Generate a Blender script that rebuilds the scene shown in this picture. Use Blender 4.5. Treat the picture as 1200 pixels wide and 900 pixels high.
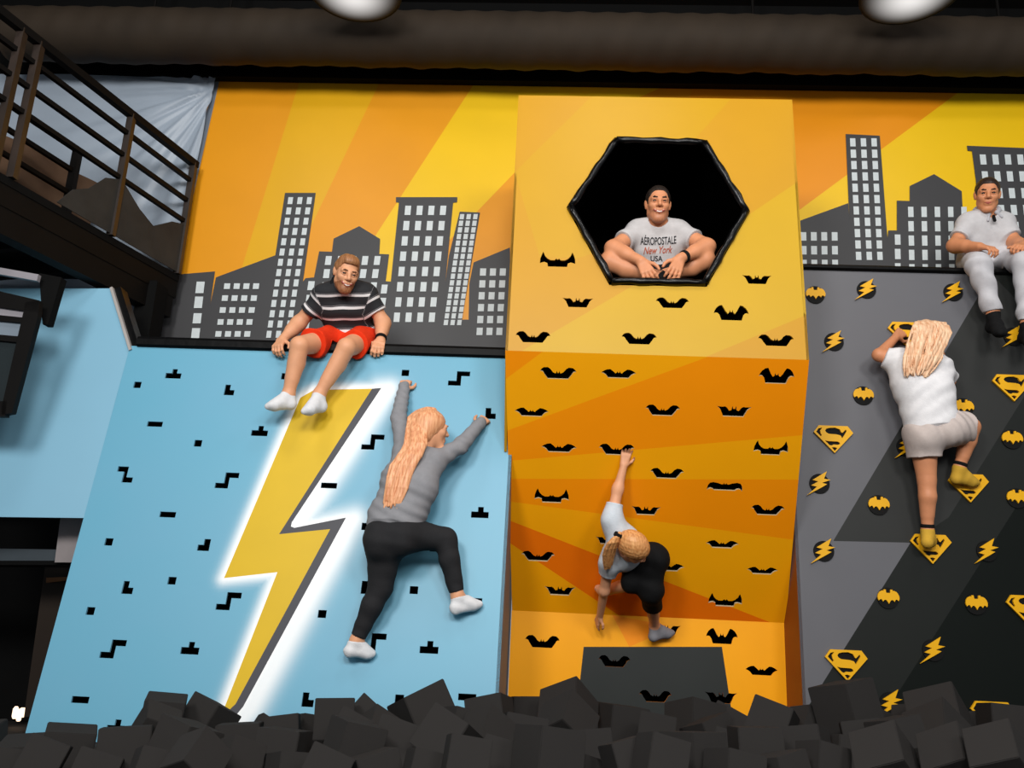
import bpy, math, random
import numpy as np
from mathutils import Vector, Matrix, Euler
from mathutils.geometry import delaunay_2d_cdt
from mathutils.bvhtree import BVHTree

for _o in list(bpy.data.objects):
    bpy.data.objects.remove(_o)
SC = bpy.context.scene
COL = SC.collection

# ------------------------------------------------------------------ camera
CAMZ = 1.65                      # eye height above the hall floor
FPX = 1000.0                     # focal length for a 1200 px wide frame
PITCH, YAW, ROLL = (math.radians(a) for a in (14.644, 2.912, 2.621))
FWD = Vector((-math.sin(YAW) * math.cos(PITCH), math.cos(YAW) * math.cos(PITCH), math.sin(PITCH)))
_R0 = Vector((math.cos(YAW), math.sin(YAW), 0))
_U0 = _R0.cross(FWD)
RGT = math.cos(ROLL) * _R0 + math.sin(ROLL) * _U0
UPV = -math.sin(ROLL) * _R0 + math.cos(ROLL) * _U0
CAMP = Vector((0, 0, CAMZ))
cam = bpy.data.cameras.new('camera')
cam.sensor_width = 36.0
cam.lens = FPX / 1200 * 36.0
cam.clip_start = 0.05
camo = bpy.data.objects.new('camera', cam)
COL.objects.link(camo)
camo.matrix_world = Matrix((( RGT.x, UPV.x, -FWD.x, 0), (RGT.y, UPV.y, -FWD.y, 0), (RGT.z, UPV.z, -FWD.z, CAMZ), (0, 0, 0, 1)))
SC.camera = camo

# ------------------------------------------------------------------ light
world = bpy.data.worlds.new('hall_air')
SC.world = world
world.use_nodes = True
world.node_tree.nodes['Background'].inputs[0].default_value = (0.86, 0.93, 1.0, 1)
world.node_tree.nodes['Background'].inputs[1].default_value = 0.27
SC.view_settings.view_transform = 'Standard'
SC.view_settings.look = 'None'
SC.view_settings.gamma = 1
SC.view_settings.use_curve_mapping = False
SC.view_settings.exposure = 0.2


def area(name, loc, target, size, energy, col=(1, 0.98, 0.95)):
    l = bpy.data.lights.new(name, 'AREA')
    l.shape = 'DISK'
    l.size = size
    l.energy = energy
    l.color = col
    o = bpy.data.objects.new(name, l)
    COL.objects.link(o)
    o.location = loc
    o.rotation_euler = (Vector(target) - Vector(loc)).to_track_quat('-Z', 'Y').to_euler()
    return o


# ceiling lamps over the pit by the walls; added fill row behind the camera
for _n, _x in enumerate((-2.6, 0.4, 3.2)):
    area('hall_lamp_near', (_x, 2.6, 6.25), (_x * 0.9, 3.5, 0.8), 0.9, (29, 27, 32)[_n])
for _n, _x in enumerate((-2.3, 0.2, 2.8)):
    area('fill_light_far', (_x, -2.2, 5.2), (_x * 0.4, 5.2, 2.2), 1.6, (224, 214, 124)[_n])

# ------------------------------------------------------------------ geometry helpers


def ray(px, py):
    d = FWD + RGT * ((px - 600) / FPX) + UPV * ((450 - py) / FPX)
    return d / d.y


def at(px, py, Y):
    """world point seen at photo pixel (px,py) at distance Y in front of the camera"""
    return CAMP + ray(px, py) * Y


def proj(p):
    q = Vector(p) - CAMP
    w = q.dot(FWD)
    return 600 + FPX * q.dot(RGT) / w, 450 - FPX * q.dot(UPV) / w


class Plane:
    """a flat panel: origin o, u to the right, v up the panel, n out of it"""
    def __init__(s, o, u, v):
        s.o = Vector(o)
        s.u = Vector(u).normalized()
        v = Vector(v)
        s.v = (v - s.u * v.dot(s.u)).normalized()
        s.n = s.u.cross(s.v).normalized()

    def hit(s, px, py, off=0.0):
        d = ray(px, py)
        t = (s.o + s.n * off - CAMP).dot(s.n) / d.dot(s.n)
        return CAMP + d * t

    def uv(s, px, py):
        q = s.hit(px, py) - s.o
        return q.dot(s.u), q.dot(s.v)

    def uvw(s, p):
        q = Vector(p) - s.o
        return q.dot(s.u), q.dot(s.v)

    def p(s, u, v, w=0.0):
        return s.o + s.u * u + s.v * v + s.n * w

    def mat(s, u, v, w=0.0):
        o = s.p(u, v, w)
        return Matrix(((s.u.x, s.v.x, s.n.x, o.x), (s.u.y, s.v.y, s.n.y, o.y), (s.u.z, s.v.z, s.n.z, o.z), (0, 0, 0, 1)))


def H(h):
    return CAMZ + h


# ------------------------------------------------------------------ materials
def lin(c):
    return tuple((x / 255 / 12.92) if x / 255 <= 0.04045 else ((x / 255 + 0.055) / 1.055) ** 2.4 for x in c)


_M = {}


def mat(name, rgb, rough=0.6, var=0.05, scale=8.0, spec=0.3, bump=0.0, bscale=40.0, metal=0.0, lin_rgb=False, tone=0.87):
    if name in _M:
        return _M[name]
    m = bpy.data.materials.new(name)
    m.use_nodes = True
    nt = m.node_tree
    b = nt.nodes['Principled BSDF']
    c = rgb if lin_rgb else tuple(x * tone for x in lin(rgb))
    tc = nt.nodes.new('ShaderNodeTexCoord')
    nz = nt.nodes.new('ShaderNodeTexNoise')
    nz.inputs['Scale'].default_value = scale
    nz.inputs['Detail'].default_value = 4
    nt.links.new(tc.outputs['Object'], nz.inputs['Vector'])
    r = nt.nodes.new('ShaderNodeValToRGB')
    r.color_ramp.elements[0].position = 0.3
    r.color_ramp.elements[1].position = 0.7
    r.color_ramp.elements[0].color = (*[max(0, x * (1 - var)) for x in c], 1)
    r.color_ramp.elements[1].color = (*[min(1, x * (1 + var)) for x in c], 1)
    nt.links.new(nz.outputs['Fac'], r.inputs['Fac'])
    nt.links.new(r.outputs['Color'], b.inputs['Base Color'])
    b.inputs['Roughness'].default_value = rough
    b.inputs['Specular IOR Level'].default_value = spec
    b.inputs['Metallic'].default_value = metal
    if bump:
        n2 = nt.nodes.new('ShaderNodeTexNoise')
        n2.inputs['Scale'].default_value = bscale
        n2.inputs['Detail'].default_value = 3
        nt.links.new(tc.outputs['Object'], n2.inputs['Vector'])
        bp = nt.nodes.new('ShaderNodeBump')
        bp.inputs['Strength'].default_value = bump
        bp.inputs['Distance'].default_value = 0.02
        nt.links.new(n2.outputs['Fac'], bp.inputs['Height'])
        nt.links.new(bp.outputs['Normal'], b.inputs['Normal'])
    _M[name] = m
    return m


def emis(name, rgb, strength):
    m = bpy.data.materials.new(name)
    m.use_nodes = True
    nt = m.node_tree
    b = nt.nodes['Principled BSDF']
    b.inputs['Base Color'].default_value = (*rgb, 1)
    b.inputs['Emission Color'].default_value = (*rgb, 1)
    b.inputs['Emission Strength'].default_value = strength
    return m


# ------------------------------------------------------------------ object helpers
LOC = {}


def tag(o, label=None, cat=None, group=None, kind=None):
    if label: o['label'] = label
    if cat: o['category'] = cat
    if group: o['group'] = group
    if kind: o['kind'] = kind
    return o


def mk(name, verts, faces, mats, parent=None, idx=None, origin=None, smooth=False):
    """one mesh object; verts in world space"""
    me = bpy.data.meshes.new(name)
    if parent is not None:
        org = LOC[parent.name]
    else:
        org = Vector(origin) if origin is not None else Vector((0, 0, 0))
    if isinstance(verts, np.ndarray):
        vv = verts - np.array(org, dtype=verts.dtype)
        me.vertices.add(len(vv))
        me.vertices.foreach_set('co', vv.astype(np.float32).ravel())
        nf = len(faces)
        fl = np.asarray(faces, dtype=np.int32)
        w = fl.shape[1]
        me.loops.add(nf * w)
        me.loops.foreach_set('vertex_index', fl.ravel())
        me.polygons.add(nf)
        me.polygons.foreach_set('loop_start', np.arange(0, nf * w, w, dtype=np.int32))
        me.update(calc_edges=True)
        me.validate()
    else:
        me.from_pydata([tuple(Vector(v) - org) for v in verts], [], faces)
        me.update()
    if not isinstance(mats, (list, tuple)):
        mats = [mats]
    for m in mats:
        me.materials.append(m)
    if idx is not None:
        me.polygons.foreach_set('material_index', np.asarray(idx, dtype=np.int32))
    if smooth:
        me.polygons.foreach_set('use_smooth', np.ones(len(me.polygons), dtype=bool))
    o = bpy.data.objects.new(name, me)
    COL.objects.link(o)
    if parent is not None:
        o.parent = parent
    else:
        o.location = org
    LOC[o.name] = org
    return o


def empty(name, loc, label, cat, group=None):
    o = bpy.data.objects.new(name, None)
    COL.objects.link(o)
    o.location = loc
    o.empty_display_size = 0.1
    LOC[o.name] = Vector(loc)
    return tag(o, label, cat, group)


class MB:
    """collects boxes, bars and prisms into one mesh"""
    def __init__(s):
        s.v, s.f, s.i = [], [], []

    def add(s, v, f, i=0):
        b = len(s.v)
        s.v += [Vector(x) for x in v]
        s.f += [tuple(b + k for k in q) for q in f]
        s.i += [i] * len(f)
        return s

    def box(s, a, b, i=0):
        (x0, y0, z0), (x1, y1, z1) = a, b
        v = [(x0, y0, z0), (x1, y0, z0), (x1, y1, z0), (x0, y1, z0), (x0, y0, z1), (x1, y0, z1), (x1, y1, z1), (x0, y1, z1)]
        return s.add(v, [(0, 3, 2, 1), (4, 5, 6, 7), (0, 1, 5, 4), (1, 2, 6, 5), (2, 3, 7, 6), (3, 0, 4, 7)], i)

    def bar(s, a, b, w, h=None, i=0, up=(0, 0, 1)):
        """rectangular bar from a to b"""
        a, b = Vector(a), Vector(b)
        h = h or w
        d = (b - a).normalized()
        x = d.cross(Vector(up))
        if x.length < 1e-4: x = d.cross(Vector((0, 1, 0)))
        x.normalize()
        y = x.cross(d)
        v = []
        for p in (a, b):
            for sx, sy in ((-1, -1), (1, -1), (1, 1), (-1, 1)):
                v.append(p + x * (sx * w / 2) + y * (sy * h / 2))
        return s.add(v, [(0, 3, 2, 1), (4, 5, 6, 7), (0, 1, 5, 4), (1, 2, 6, 5), (2, 3, 7, 6), (3, 0, 4, 7)], i)

    def tube(s, pts, r, n=10, i=0):
        pts = [Vector(p) for p in pts]
        rings = []
        for k, p in enumerate(pts):
            d = (pts[min(k + 1, len(pts) - 1)] - pts[max(k - 1, 0)]).normalized()
            x = d.cross(Vector((0.13, 0.2, 1))).normalized()
            y = x.cross(d)
            rr = r[k] if isinstance(r, (list, tuple)) else r
            rings.append([p + x * (rr * math.cos(2 * math.pi * j / n)) + y * (rr * math.sin(2 * math.pi * j / n)) for j in range(n)])
        v = [q for ring in rings for q in ring]
        f = []
        for k in range(len(pts) - 1):
            for j in range(n):
                f.append((k * n + j, k * n + (j + 1) % n, (k + 1) * n + (j + 1) % n, (k + 1) * n + j))
        f.append(tuple(range(n - 1, -1, -1)))
        f.append(tuple((len(pts) - 1) * n + j for j in range(n)))
        return s.add(v, f, i)

    def prism(s, poly, back, i=0):
        """polygon (world points, facing the camera) extruded by vector back"""
        n = len(poly)
        poly = [Vector(p) for p in poly]
        v = poly + [p + Vector(back) for p in poly]
        f = [tuple(range(n)), tuple(range(2 * n - 1, n - 1, -1))]
        f += [(k, n + k, n + (k + 1) % n, (k + 1) % n) for k in range(n)]
        return s.add(v, f, i)

    def build(s, name, mats, parent=None, origin=None, smooth=False):
        return mk(name, s.v, s.f, mats, parent, s.i, origin, smooth)


def inpoly(x, y, poly):
    c = False
    n = len(poly)
    j = n - 1
    for i in range(n):
        xi, yi = poly[i][0], poly[i][1]
        xj, yj = poly[j][0], poly[j][1]
        if (yi > y) != (yj > y) and x < (xj - xi) * (y - yi) / (yj - yi) + xi:
            c = not c
        j = i
    return c


def cut_panel(outer, holes=(), loops=(), lines=(), grid=()):
    """triangulate a panel outline with holes; loops and lines are print borders kept as edges"""
    V, Ed = [], []

    def loop(pts, close=True):
        b = len(V)
        V.extend(Vector((p[0], p[1])) for p in pts)
        n = len(pts)
        for k in range(n if close else n - 1):
            Ed.append((b + k, b + (k + 1) % n))
    loop(outer)
    for h in holes: loop(h)
    for h in loops: loop(h)
    for l in lines: loop(l, False)
    V.extend(Vector(p) for p in grid)
    ov, oe, of, *_ = delaunay_2d_cdt(V, Ed, [], 0, 1e-6)
    boxes = [(min(p[0] for p in h), max(p[0] for p in h), min(p[1] for p in h), max(p[1] for p in h), h) for h in holes]
    tris, cen = [], []
    for f in of:
        cx = sum(ov[i].x for i in f) / len(f)
        cy = sum(ov[i].y for i in f) / len(f)
        if not inpoly(cx, cy, outer): continue
        if any(a < cx < b and c < cy < d and inpoly(cx, cy, h) for a, b, c, d, h in boxes): continue
        tris.append(tuple(f))
        cen.append((cx, cy))
    return ov, tris, cen


def panel(name, pl, ov, tris, idx, mats, parent, keep=None):
    """panel mesh from a cut; keep selects triangle numbers"""
    sel = [k for k in range(len(tris)) if keep is None or keep(k)]
    used = sorted({i for k in sel for i in tris[k]})
    mp = {i: n for n, i in enumerate(used)}
    vs = [pl.p(ov[i].x, ov[i].y) for i in used]
    o = mk(name, vs, [tuple(mp[i] for i in tris[k]) for k in sel], mats, parent, [idx[k] for k in sel])
    return o, used

# ------------------------------------------------------------------ colours
BLUE = mat('pale_blue_print', (124, 186, 216), 0.45, 0.02, 2.0)
WHITE_P = (0.93, 0.95, 0.96)
BOLT_Y = mat('bolt_yellow_print', (226, 186, 28), 0.5, 0.03, 3.0)
BOLT_G = mat('bolt_grey_print', (74, 74, 80), 0.5, 0.03, 3.0)
Y_LIGHT = mat('yellow_print', (212, 160, 4), 0.45, 0.03, 2.0, tone=0.80)
Y_BRIGHT = mat('bright_yellow_print', (214, 168, 10), 0.45, 0.03, 2.0, tone=0.80)
Y_AMBER = mat('amber_print', (212, 154, 14), 0.45, 0.03, 2.0, tone=0.80)
O_LIGHT = mat('light_orange_print', (254, 170, 6), 0.45, 0.03, 2.0, tone=1.0)
O_MID = mat('orange_print', (252, 148, 2), 0.45, 0.03, 2.0, tone=1.0)
O_DARK = mat('deep_orange_print', (244, 118, 4), 0.45, 0.03, 2.0, tone=1.0)
MURAL_O = mat('mural_orange_print', (230, 152, 16), 0.42, 0.03, 2.0, tone=0.95)
MURAL_D = mat('mural_deep_orange_print', (228, 142, 10), 0.42, 0.03, 2.0, tone=0.98)
MURAL_Y = mat('mural_yellow_print', (230, 172, 12), 0.42, 0.03, 2.0, tone=0.92)
MURAL_B = mat('mural_bright_yellow_print', (236, 190, 16), 0.42, 0.03, 2.0, tone=0.98)
SKY_G = mat('skyline_grey_print', (66, 66, 68), 0.5, 0.03, 3.0)
SKY_W = mat('skyline_window_print', (214, 222, 224), 0.5, 0.04, 30.0)
G_LIGHT = mat('light_grey_print', (104, 104, 109), 0.45, 0.03, 3.0)
G_MID = mat('mid_grey_print', (68, 69, 69), 0.45, 0.03, 3.0)
G_DARK = mat('dark_grey_print', (46, 47, 46), 0.5, 0.03, 3.0, 0.25)
G_DEEP = mat('charcoal_print', (28, 31, 29), 0.55, 0.03, 3.0, 0.2)
G_BLACK = mat('near_black_print', (10, 16, 13), 0.55, 0.03, 3.0, 0.15)
CHAR_P = mat('charcoal_block_print', (44, 48, 47), 0.5, 0.03, 3.0)
BLACK = mat('matt_black', (10, 10, 10), 0.8, 0.1, 6.0, 0.1)
VOID = mat('pocket_black', (4, 4, 4), 0.95, 0.1, 6.0, 0.0)
PLY = mat('plywood_edge', (214, 190, 150), 0.7, 0.1, 60.0)
VINYL = mat('black_vinyl', (5, 5, 6), 0.3, 0.1, 5.0, 0.3, 0.25, 14.0)
PADM = mat('black_pad_cover', (6, 6, 7), 0.5, 0.1, 5.0, 0.12, 0.2, 14.0)
STEEL_B = mat('black_painted_steel', (11, 9, 8), 0.6, 0.15, 5.0, 0.12)
CEIL = mat('black_ceiling_paint', (17, 15, 12), 0.75, 0.15, 2.0, 0.2)
DUCTM = mat('dark_brown_duct_cloth', (50, 41, 32), 0.75, 0.15, 3.0, 0.2)
SIDE_G = mat('side_grey_paint', (128, 122, 126), 0.6, 0.05, 3.0)
SIDE_O = mat('side_orange_bounce', (150, 78, 14), 0.6, 0.05, 3.0)  # orange reflected light put into the colour of the grey wall's side
FOAM = mat('charcoal_foam', (50, 48, 47), 0.95, 0.06, 30.0, 0.1, 0.25, 220.0)
EMB_Y = mat('yellow_emblem_plate', (246, 182, 14), 0.45, 0.03, 6.0)
HOLE_B = mat('black_disc_plate', (9, 9, 9), 0.7, 0.1, 6.0, 0.2)

# ------------------------------------------------------------------ the hall
FL = CAMZ - 0.95                 # bed of the foam pit
HALL_F = mat('dark_rubber_floor', (30, 29, 29), 0.8, 0.1, 4.0)
mb = MB().box((-8, -3.5, FL - 0.2), (7, 9.5, FL))
tag(mb.build('floor', HALL_F, None), kind='structure')
CEIL_Z = H(4.75)
mb = MB().box((-8, -3.5, CEIL_Z), (7, 9.5, CEIL_Z + 0.15))
tag(mb.build('ceiling', CEIL, None), kind='structure')
# black header beam between ceiling duct and mural
mb = MB().box((-6.5, 5.92, H(4.03)), (6.0, 5.99, CEIL_Z))
tag(mb.build('trim_header', BLACK, None), kind='structure')

# mural wall
MP = Plane((-5.0, 6.0, H(0.6)), (1, 0, 0), (0, 0, 1))


def M(px, py): return MP.uv(px, py)


def line_side(px, py, a, b):
    return (b[0] - a[0]) * (py - a[1]) - (b[1] - a[1]) * (px - a[0])


def extend(a, b, k0=0.5, k1=0.5):
    dx, dy = b[0] - a[0], b[1] - a[1]
    return (a[0] - dx * k0, a[1] - dy * k0), (b[0] + dx * k1, b[1] + dy * k1)


ml = [((351, 95), (292, 286)), ((445, 96), (377, 239)), ((557, 96), (442, 273)), ((612, 193), (557, 250)),
      ((1122, 109), (941, 243)), ((800, 100), (560, 300))]
ml = [extend(a, b, 0.6, 1.4) for a, b in ml]
mur_edge = extend((257, 95), (232, 205), 0.5, 3)
lines = [[M(*a), M(*b)] for a, b in ml + [mur_edge]]
outer = [(0.4, 0), (9.6, 0), (9.6, 3.6), (0.4, 3.6)]
ov, tris, cen = cut_panel(outer, lines=lines)
MATS_M = [MURAL_D, MURAL_Y, MURAL_O, MURAL_B, mat('grey_blue_mural_print', (150, 164, 182), 0.4, 0.05, 2.0)]
idx = []
for c in cen:
    px, py = proj(MP.p(*c))
    sg = [line_side(px, py, *l) > 0 for l in ml]     # True: on the left of the border
    if line_side(px, py, *mur_edge) > 0: k = 4
    elif px > 880: k = 3 if not sg[4] else 0
    elif sg[0]: k = 2
    elif sg[1]: k = 1
    elif sg[2]: k = 2
    elif sg[3]: k = 3
    elif px > 650 and not sg[5]: k = 2
    else: k = 2
    idx.append(k)
wall, _ = panel('wall_back', MP, ov, tris, idx, MATS_M, None)
tag(wall, 'orange and yellow sunray mural wall with a dark grey city skyline print', 'wall', kind='structure')

# skyline print (part of the mural)
SKYP = [
    [(190, 323), (203, 322), (252, 318), (251, 325), (246, 360), (240, 430), (185, 430)],
    [(253, 325), (323, 299), (330, 430), (235, 430), (246, 359)],
    [(334, 226), (370, 226), (355, 330), (346, 430), (302, 430), (322.5, 300)],
    [(355, 330), (358, 326), (368, 325), (374, 294.5), (389, 295), (391, 279.5), (421, 265), (445.5, 280), (444.5, 297.5), (456, 298), (452, 329.5), (458, 330), (455, 430), (340, 430)],
    [(464, 231), (536, 231), (535.7, 237), (531, 237.5), (522, 330), (516, 430), (450, 430), (458, 330), (467.5, 237.5), (464, 237)],
    [(538.7, 248), (562.5, 249), (541, 376), (519, 382), (516, 376), (526, 300)],
    [(555, 307.5), (597.5, 290), (600, 430), (548, 430), (550, 332)],
    [(440, 374.5), (552, 374.5), (552, 430), (440, 430)],
    [(925, 264), (939, 258), (994, 238), (1002, 335), (925, 335)],
    [(991, 157), (1031, 159), (1040, 279), (1046, 335), (1000, 335), (994.5, 239)],
    [(1040, 279), (1041, 270), (1051, 270), (1051, 235), (1066, 235.5), (1066, 218), (1094.6, 204), (1127, 224), (1128, 243), (1134, 335), (1038, 335)],
    [(1133, 170.7), (1215, 174), (1230, 180), (1236, 335), (1153, 335), (1143.5, 211), (1139, 177), (1134, 176.5)],
]
mb = MB()


def quadpx(mb, x0, y0, w, h, lean, lift, i):
    """an upright print rectangle, its sides leaning like the tower's"""
    q = [(x0, y0), (x0 + w, y0 + 0.01 * w), (x0 + w + lean * h, y0 + h), (x0 + lean * h, y0 + h)]
    mb.add([MP.hit(a, b, lift) for a, b in q], [(3, 2, 1, 0)], i)


for n, poly in enumerate(SKYP):
    mb.add([MP.hit(a, b, 0.003 + 0.0004 * n) for a, b in poly], [tuple(range(len(poly) - 1, -1, -1))], 0)


def wins(x0, y0, ncol, dx, w, rows, h, shift, lean):
    for r, y in enumerate(rows):
        for c in range(ncol):
            quadpx(mb, x0 + c * dx + shift * r, y, w, h, lean, 0.010, 1)


def rows(y, d, n): return [y + d * k for k in range(n)]


wins(230.5, 330, 1, 10, 9.5, [330, 347.5], 13.5, -1.8, -0.12)
wins(227, 367, 1, 10, 9.5, [367, 384.5, 402.5], 12, -1.8, -0.12)
wins(263, 332, 4, 11.3, 7, rows(332, 14, 6), 6.6, -2.55, -0.12)
wins(338, 231, 3, 11.1, 5.6, rows(231, 12.05, 16), 8.2, -1.93, -0.14)
wins(382, 300, 5, 14.3, 7, rows(300, 15.4, 5), 10.5, -2.1, -0.14)
wins(361.5, 329.5, 1, 14, 7.5, rows(329.5, 16, 5), 10.5, -2.1, -0.14)
wins(447.5, 333.5, 1, 14, 7, rows(333.5, 15.5, 4), 10.5, -1.9, -0.14)
wins(475, 241, 4, 13.75, 6.9, rows(241, 17.9, 8), 11, -1.85, -0.09)
wins(539.3, 250.8, 3, 7.9, 4.9, rows(250.8, 7.75, 17), 6.2, -1.17, -0.14)
wins(562.8, 314.5, 3, 11.6, 7, rows(314.5, 13.9, 6), 8.6, -0.8, -0.06)
wins(938, 272, 4, 12.2, 6.8, rows(272, 16.2, 4), 10, 0.3, 0.02)
wins(996, 162, 3, 12.5, 6.3, rows(162, 13.3, 11), 9.6, 0.68, 0.05)
wins(1064, 242.3, 5, 15.6, 6.3, rows(242.3, 16.8, 5), 12, 0.35, 0.03)
wins(1048.5, 274.8, 1, 12, 6.6, rows(274.8, 16.8, 3), 12, 0.1, 0.03)
wins(1148, 181, 5, 14.6, 7, rows(181, 19.7, 8), 11.8, 2.3, 0.11)
sk = mb.build('skyline_print', [SKY_G, SKY_W], wall)
tag(sk, 'dark grey city skyline with pale windows')

# ------------------------------------------------------------------ pockets (cut-out holds)


def mirror(half):
    return half + [(-x, y) for x, y in reversed(half) if abs(x) > 1e-6]


# half outlines from the head at the middle, out to the wing tip and back along the belly (unit: wing span)
BATS = {
    'swept': mirror([(0, .0), (.018, .02), (.035, .075), (.05, .02), (.07, -.005), (.14, .03), (.22, .13), (.29, .175), (.40, .165), (.46, .12), (.5, .05), (.455, .055), (.41, .03), (.37, -.04), (.28, -.165)]),
    'horned': mirror([(0, .02), (.02, .03), (.04, .06), (.055, .03), (.09, .0), (.2, .0), (.29, .05), (.36, .13), (.41, .26), (.45, .17), (.49, .05), (.5, -.1), (.43, -.075), (.37, -.06), (.29, -.09), (.27, -.2)]),
    'pointed': mirror([(0, .06), (.03, .065), (.045, .14), (.06, .13), (.075, .02), (.14, .0), (.2, .09), (.26, .13), (.34, .12), (.42, .125), (.5, .14), (.43, .08), (.38, .02), (.35, -.05), (.29, -.18)]),
    'high_winged': mirror([(0, .03), (.025, .045), (.04, .11), (.06, .02), (.1, -.02), (.16, .06), (.21, .16), (.26, .25), (.34, .23), (.42, .16), (.47, .08), (.5, -.01), (.44, .01), (.39, .0), (.345, -.05), (.32, -.12), (.29, -.22)]),
    'drooped': mirror([(0, .07), (.02, .075), (.035, .12), (.05, .07), (.1, .06), (.2, .1), (.34, .125), (.43, .1), (.48, .03), (.5, -.07), (.495, -.14), (.45, -.09), (.4, -.075), (.34, -.09), (.29, -.13)]),
    'flat': mirror([(0, .0), (.02, .01), (.035, .05), (.05, .01), (.09, -.02), (.15, .04), (.24, .11), (.33, .1), (.42, .06), (.5, .0), (.42, -.03), (.36, -.07), (.29, -.16)]),
}
TET = {
    'square': [(-.5, -.5), (.5, -.5), (.5, .5), (-.5, .5)],
    'bar': [(-.5, -.5), (.5, -.5), (.5, .5), (-.5, .5)],
    'tee': [(-.5, -.5), (.5, -.5), (.5, .06), (.2, .06), (.2, .5), (-.12, .5), (-.12, .06), (-.5, .06)],
    'ell': [(-.5, -.5), (.5, -.5), (.5, 0), (.04, 0), (.04, .5), (-.5, .5)],
    'jay': [(.5, -.5), (.5, .5), (-.04, .5), (-.04, 0), (-.5, 0), (-.5, -.5)],
    'step': [(-.5, -.5), (.1, -.5), (.1, .17), (.5, .17), (.5, .5), (-.12, .5), (-.12, -.17), (-.5, -.17)],
    'zed': [(.5, -.5), (-.1, -.5), (-.1, .17), (-.5, .17), (-.5, .5), (.12, .5), (.12, -.17), (.5, -.17)],
}
TDIM = {'square': (.047, .043), 'bar': (.096, .034), 'tee': (.102, .066), 'ell': (.064, .072), 'jay': (.070, .070), 'step': (.134, .100), 'zed': (.107, .100)}
_PM = {}


def pocket_mesh(key, outline, rim_mat):
    """a cut-out through the panel: board edge, then a black hollow behind it"""
    if (key, rim_mat.name) in _PM: return _PM[(key, rim_mat.name)]
    n = len(outline)
    a = sum(outline[k][0] * outline[(k + 1) % n][1] - outline[(k + 1) % n][0] * outline[k][1] for k in range(n))
    pts = outline if a > 0 else outline[::-1]
    V, F, I = [], [], []
    for z in (-0.0005, -0.012, -0.0121, -0.075):
        V += [(x, y, z) for x, y in pts]
    for r in range(3):
        for k in range(n):
            F.append((r * n + k, r * n + (k + 1) % n, (r + 1) * n + (k + 1) % n, (r + 1) * n + k))
            I.append(0 if r == 0 else 1)
    F.append(tuple(3 * n + k for k in range(n)))
    I.append(1)
    me = bpy.data.meshes.new('climbing_hold')
    me.from_pydata(V, [], F)
    me.materials.append(rim_mat)
    me.materials.append(VOID)
    me.polygons.foreach_set('material_index', I)
    me.update()
    _PM[(key, rim_mat.name)] = me
    return me


def put(me, name, m4):
    o = bpy.data.objects.new(name, me)
    COL.objects.link(o)
    o.matrix_world = m4
    LOC[o.name] = m4.to_translation()
    return o


ORD = ['highest', 'second highest', 'third highest', 'fourth highest', 'fifth highest', 'sixth highest', 'seventh highest', 'eighth highest', 'ninth highest', 'tenth highest', 'eleventh highest', 'twelfth highest']
NTH = ['first', 'second', 'third', 'fourth', 'fifth', 'sixth', 'seventh', 'eighth', 'ninth', 'tenth', 'eleventh', 'twelfth', 'thirteenth', 'fourteenth', 'fifteenth', 'sixteenth', 'seventeenth', 'eighteenth', 'nineteenth', 'twentieth']

# ------------------------------------------------------------------ pale blue climbing wall
BX0, BX1 = -2.745, -0.24
PB = Plane((BX0, 4.784, H(-0.603)), (1, 0, 0), (0, 0.37, 2.02))
BTOP = PB.uv(590, 419)[1]
blue = empty('climbing_wall', (-1.4, 4.8, FL), 'pale blue climbing wall with black cut-out holds and a large yellow lightning bolt', 'climbing wall')
BL = [('square', 161, 451), ('square', 232, 519.5), ('square', 475, 437), ('square', 334, 441), ('square', 428.5, 617), ('square', 544, 525), ('square', 508, 642), ('square', 560, 705.5),
      ('square', 127.5, 635), ('square', 201.5, 680.5), ('square', 106, 716), ('square', 485, 691.5), ('square', 377.5, 719.5), ('square', 468, 819),
      ('tee', 203.5, 438), ('tee', 304.5, 505), ('tee', 562.5, 600.5), ('tee', 503, 758.5), ('tee', 223, 759.5), ('tee', 136.5, 851),
      ('ell', 269, 457), ('ell', 150, 688.5), ('ell', 207.5, 822), ('ell', 430, 688.5), ('ell', 361, 820), ('ell', 575, 484.5),
      ('jay', 239, 638.5), ('step', 266, 563), ('step', 437, 518), ('step', 538, 443.5), ('step', 268, 704.5), ('step', 132.5, 760.5), ('step', 438, 753),
      ('zed', 146.5, 556), ('bar', 181.5, 497), ('bar', 196.5, 603), ('bar', 385.5, 569), ('bar', 94, 820), ('bar', 547.5, 817)]
BY = [(352, 466), (368, 457), (436, 455.5), (327, 626), (387, 620), (276, 825), (258, 842), (325, 670.5), (262.5, 677.5)]
BG = [(436, 455.5), (447, 454.5), (342, 612), (341, 617), (345, 618.5), (405.5, 606.5), (397, 622), (285, 828), (262, 856), (248, 862), (258, 842), (276, 825), (387, 620), (327, 626)]
holes = []
for kd, px, py in BL:
    u, v = PB.uv(px, py)
    w, h = TDIM[kd]
    holes.append([(u + x * w, v + y * h) for x, y in TET[kd]])
byu = [PB.uv(*p) for p in BY]
bgu = [PB.uv(*p) for p in BG]


def seg_d(p, a, b):
    ax, ay = b[0] - a[0], b[1] - a[1]
    t = max(0, min(1, ((p[0] - a[0]) * ax + (p[1] - a[1]) * ay) / (ax * ax + ay * ay + 1e-12)))
    return math.hypot(p[0] - a[0] - ax * t, p[1] - a[1] - ay * t)


def poly_d(p, poly):
    return 0.0 if inpoly(p[0], p[1], poly) else min(seg_d(p, poly[k], poly[(k + 1) % len(poly)]) for k in range(len(poly)))


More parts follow.
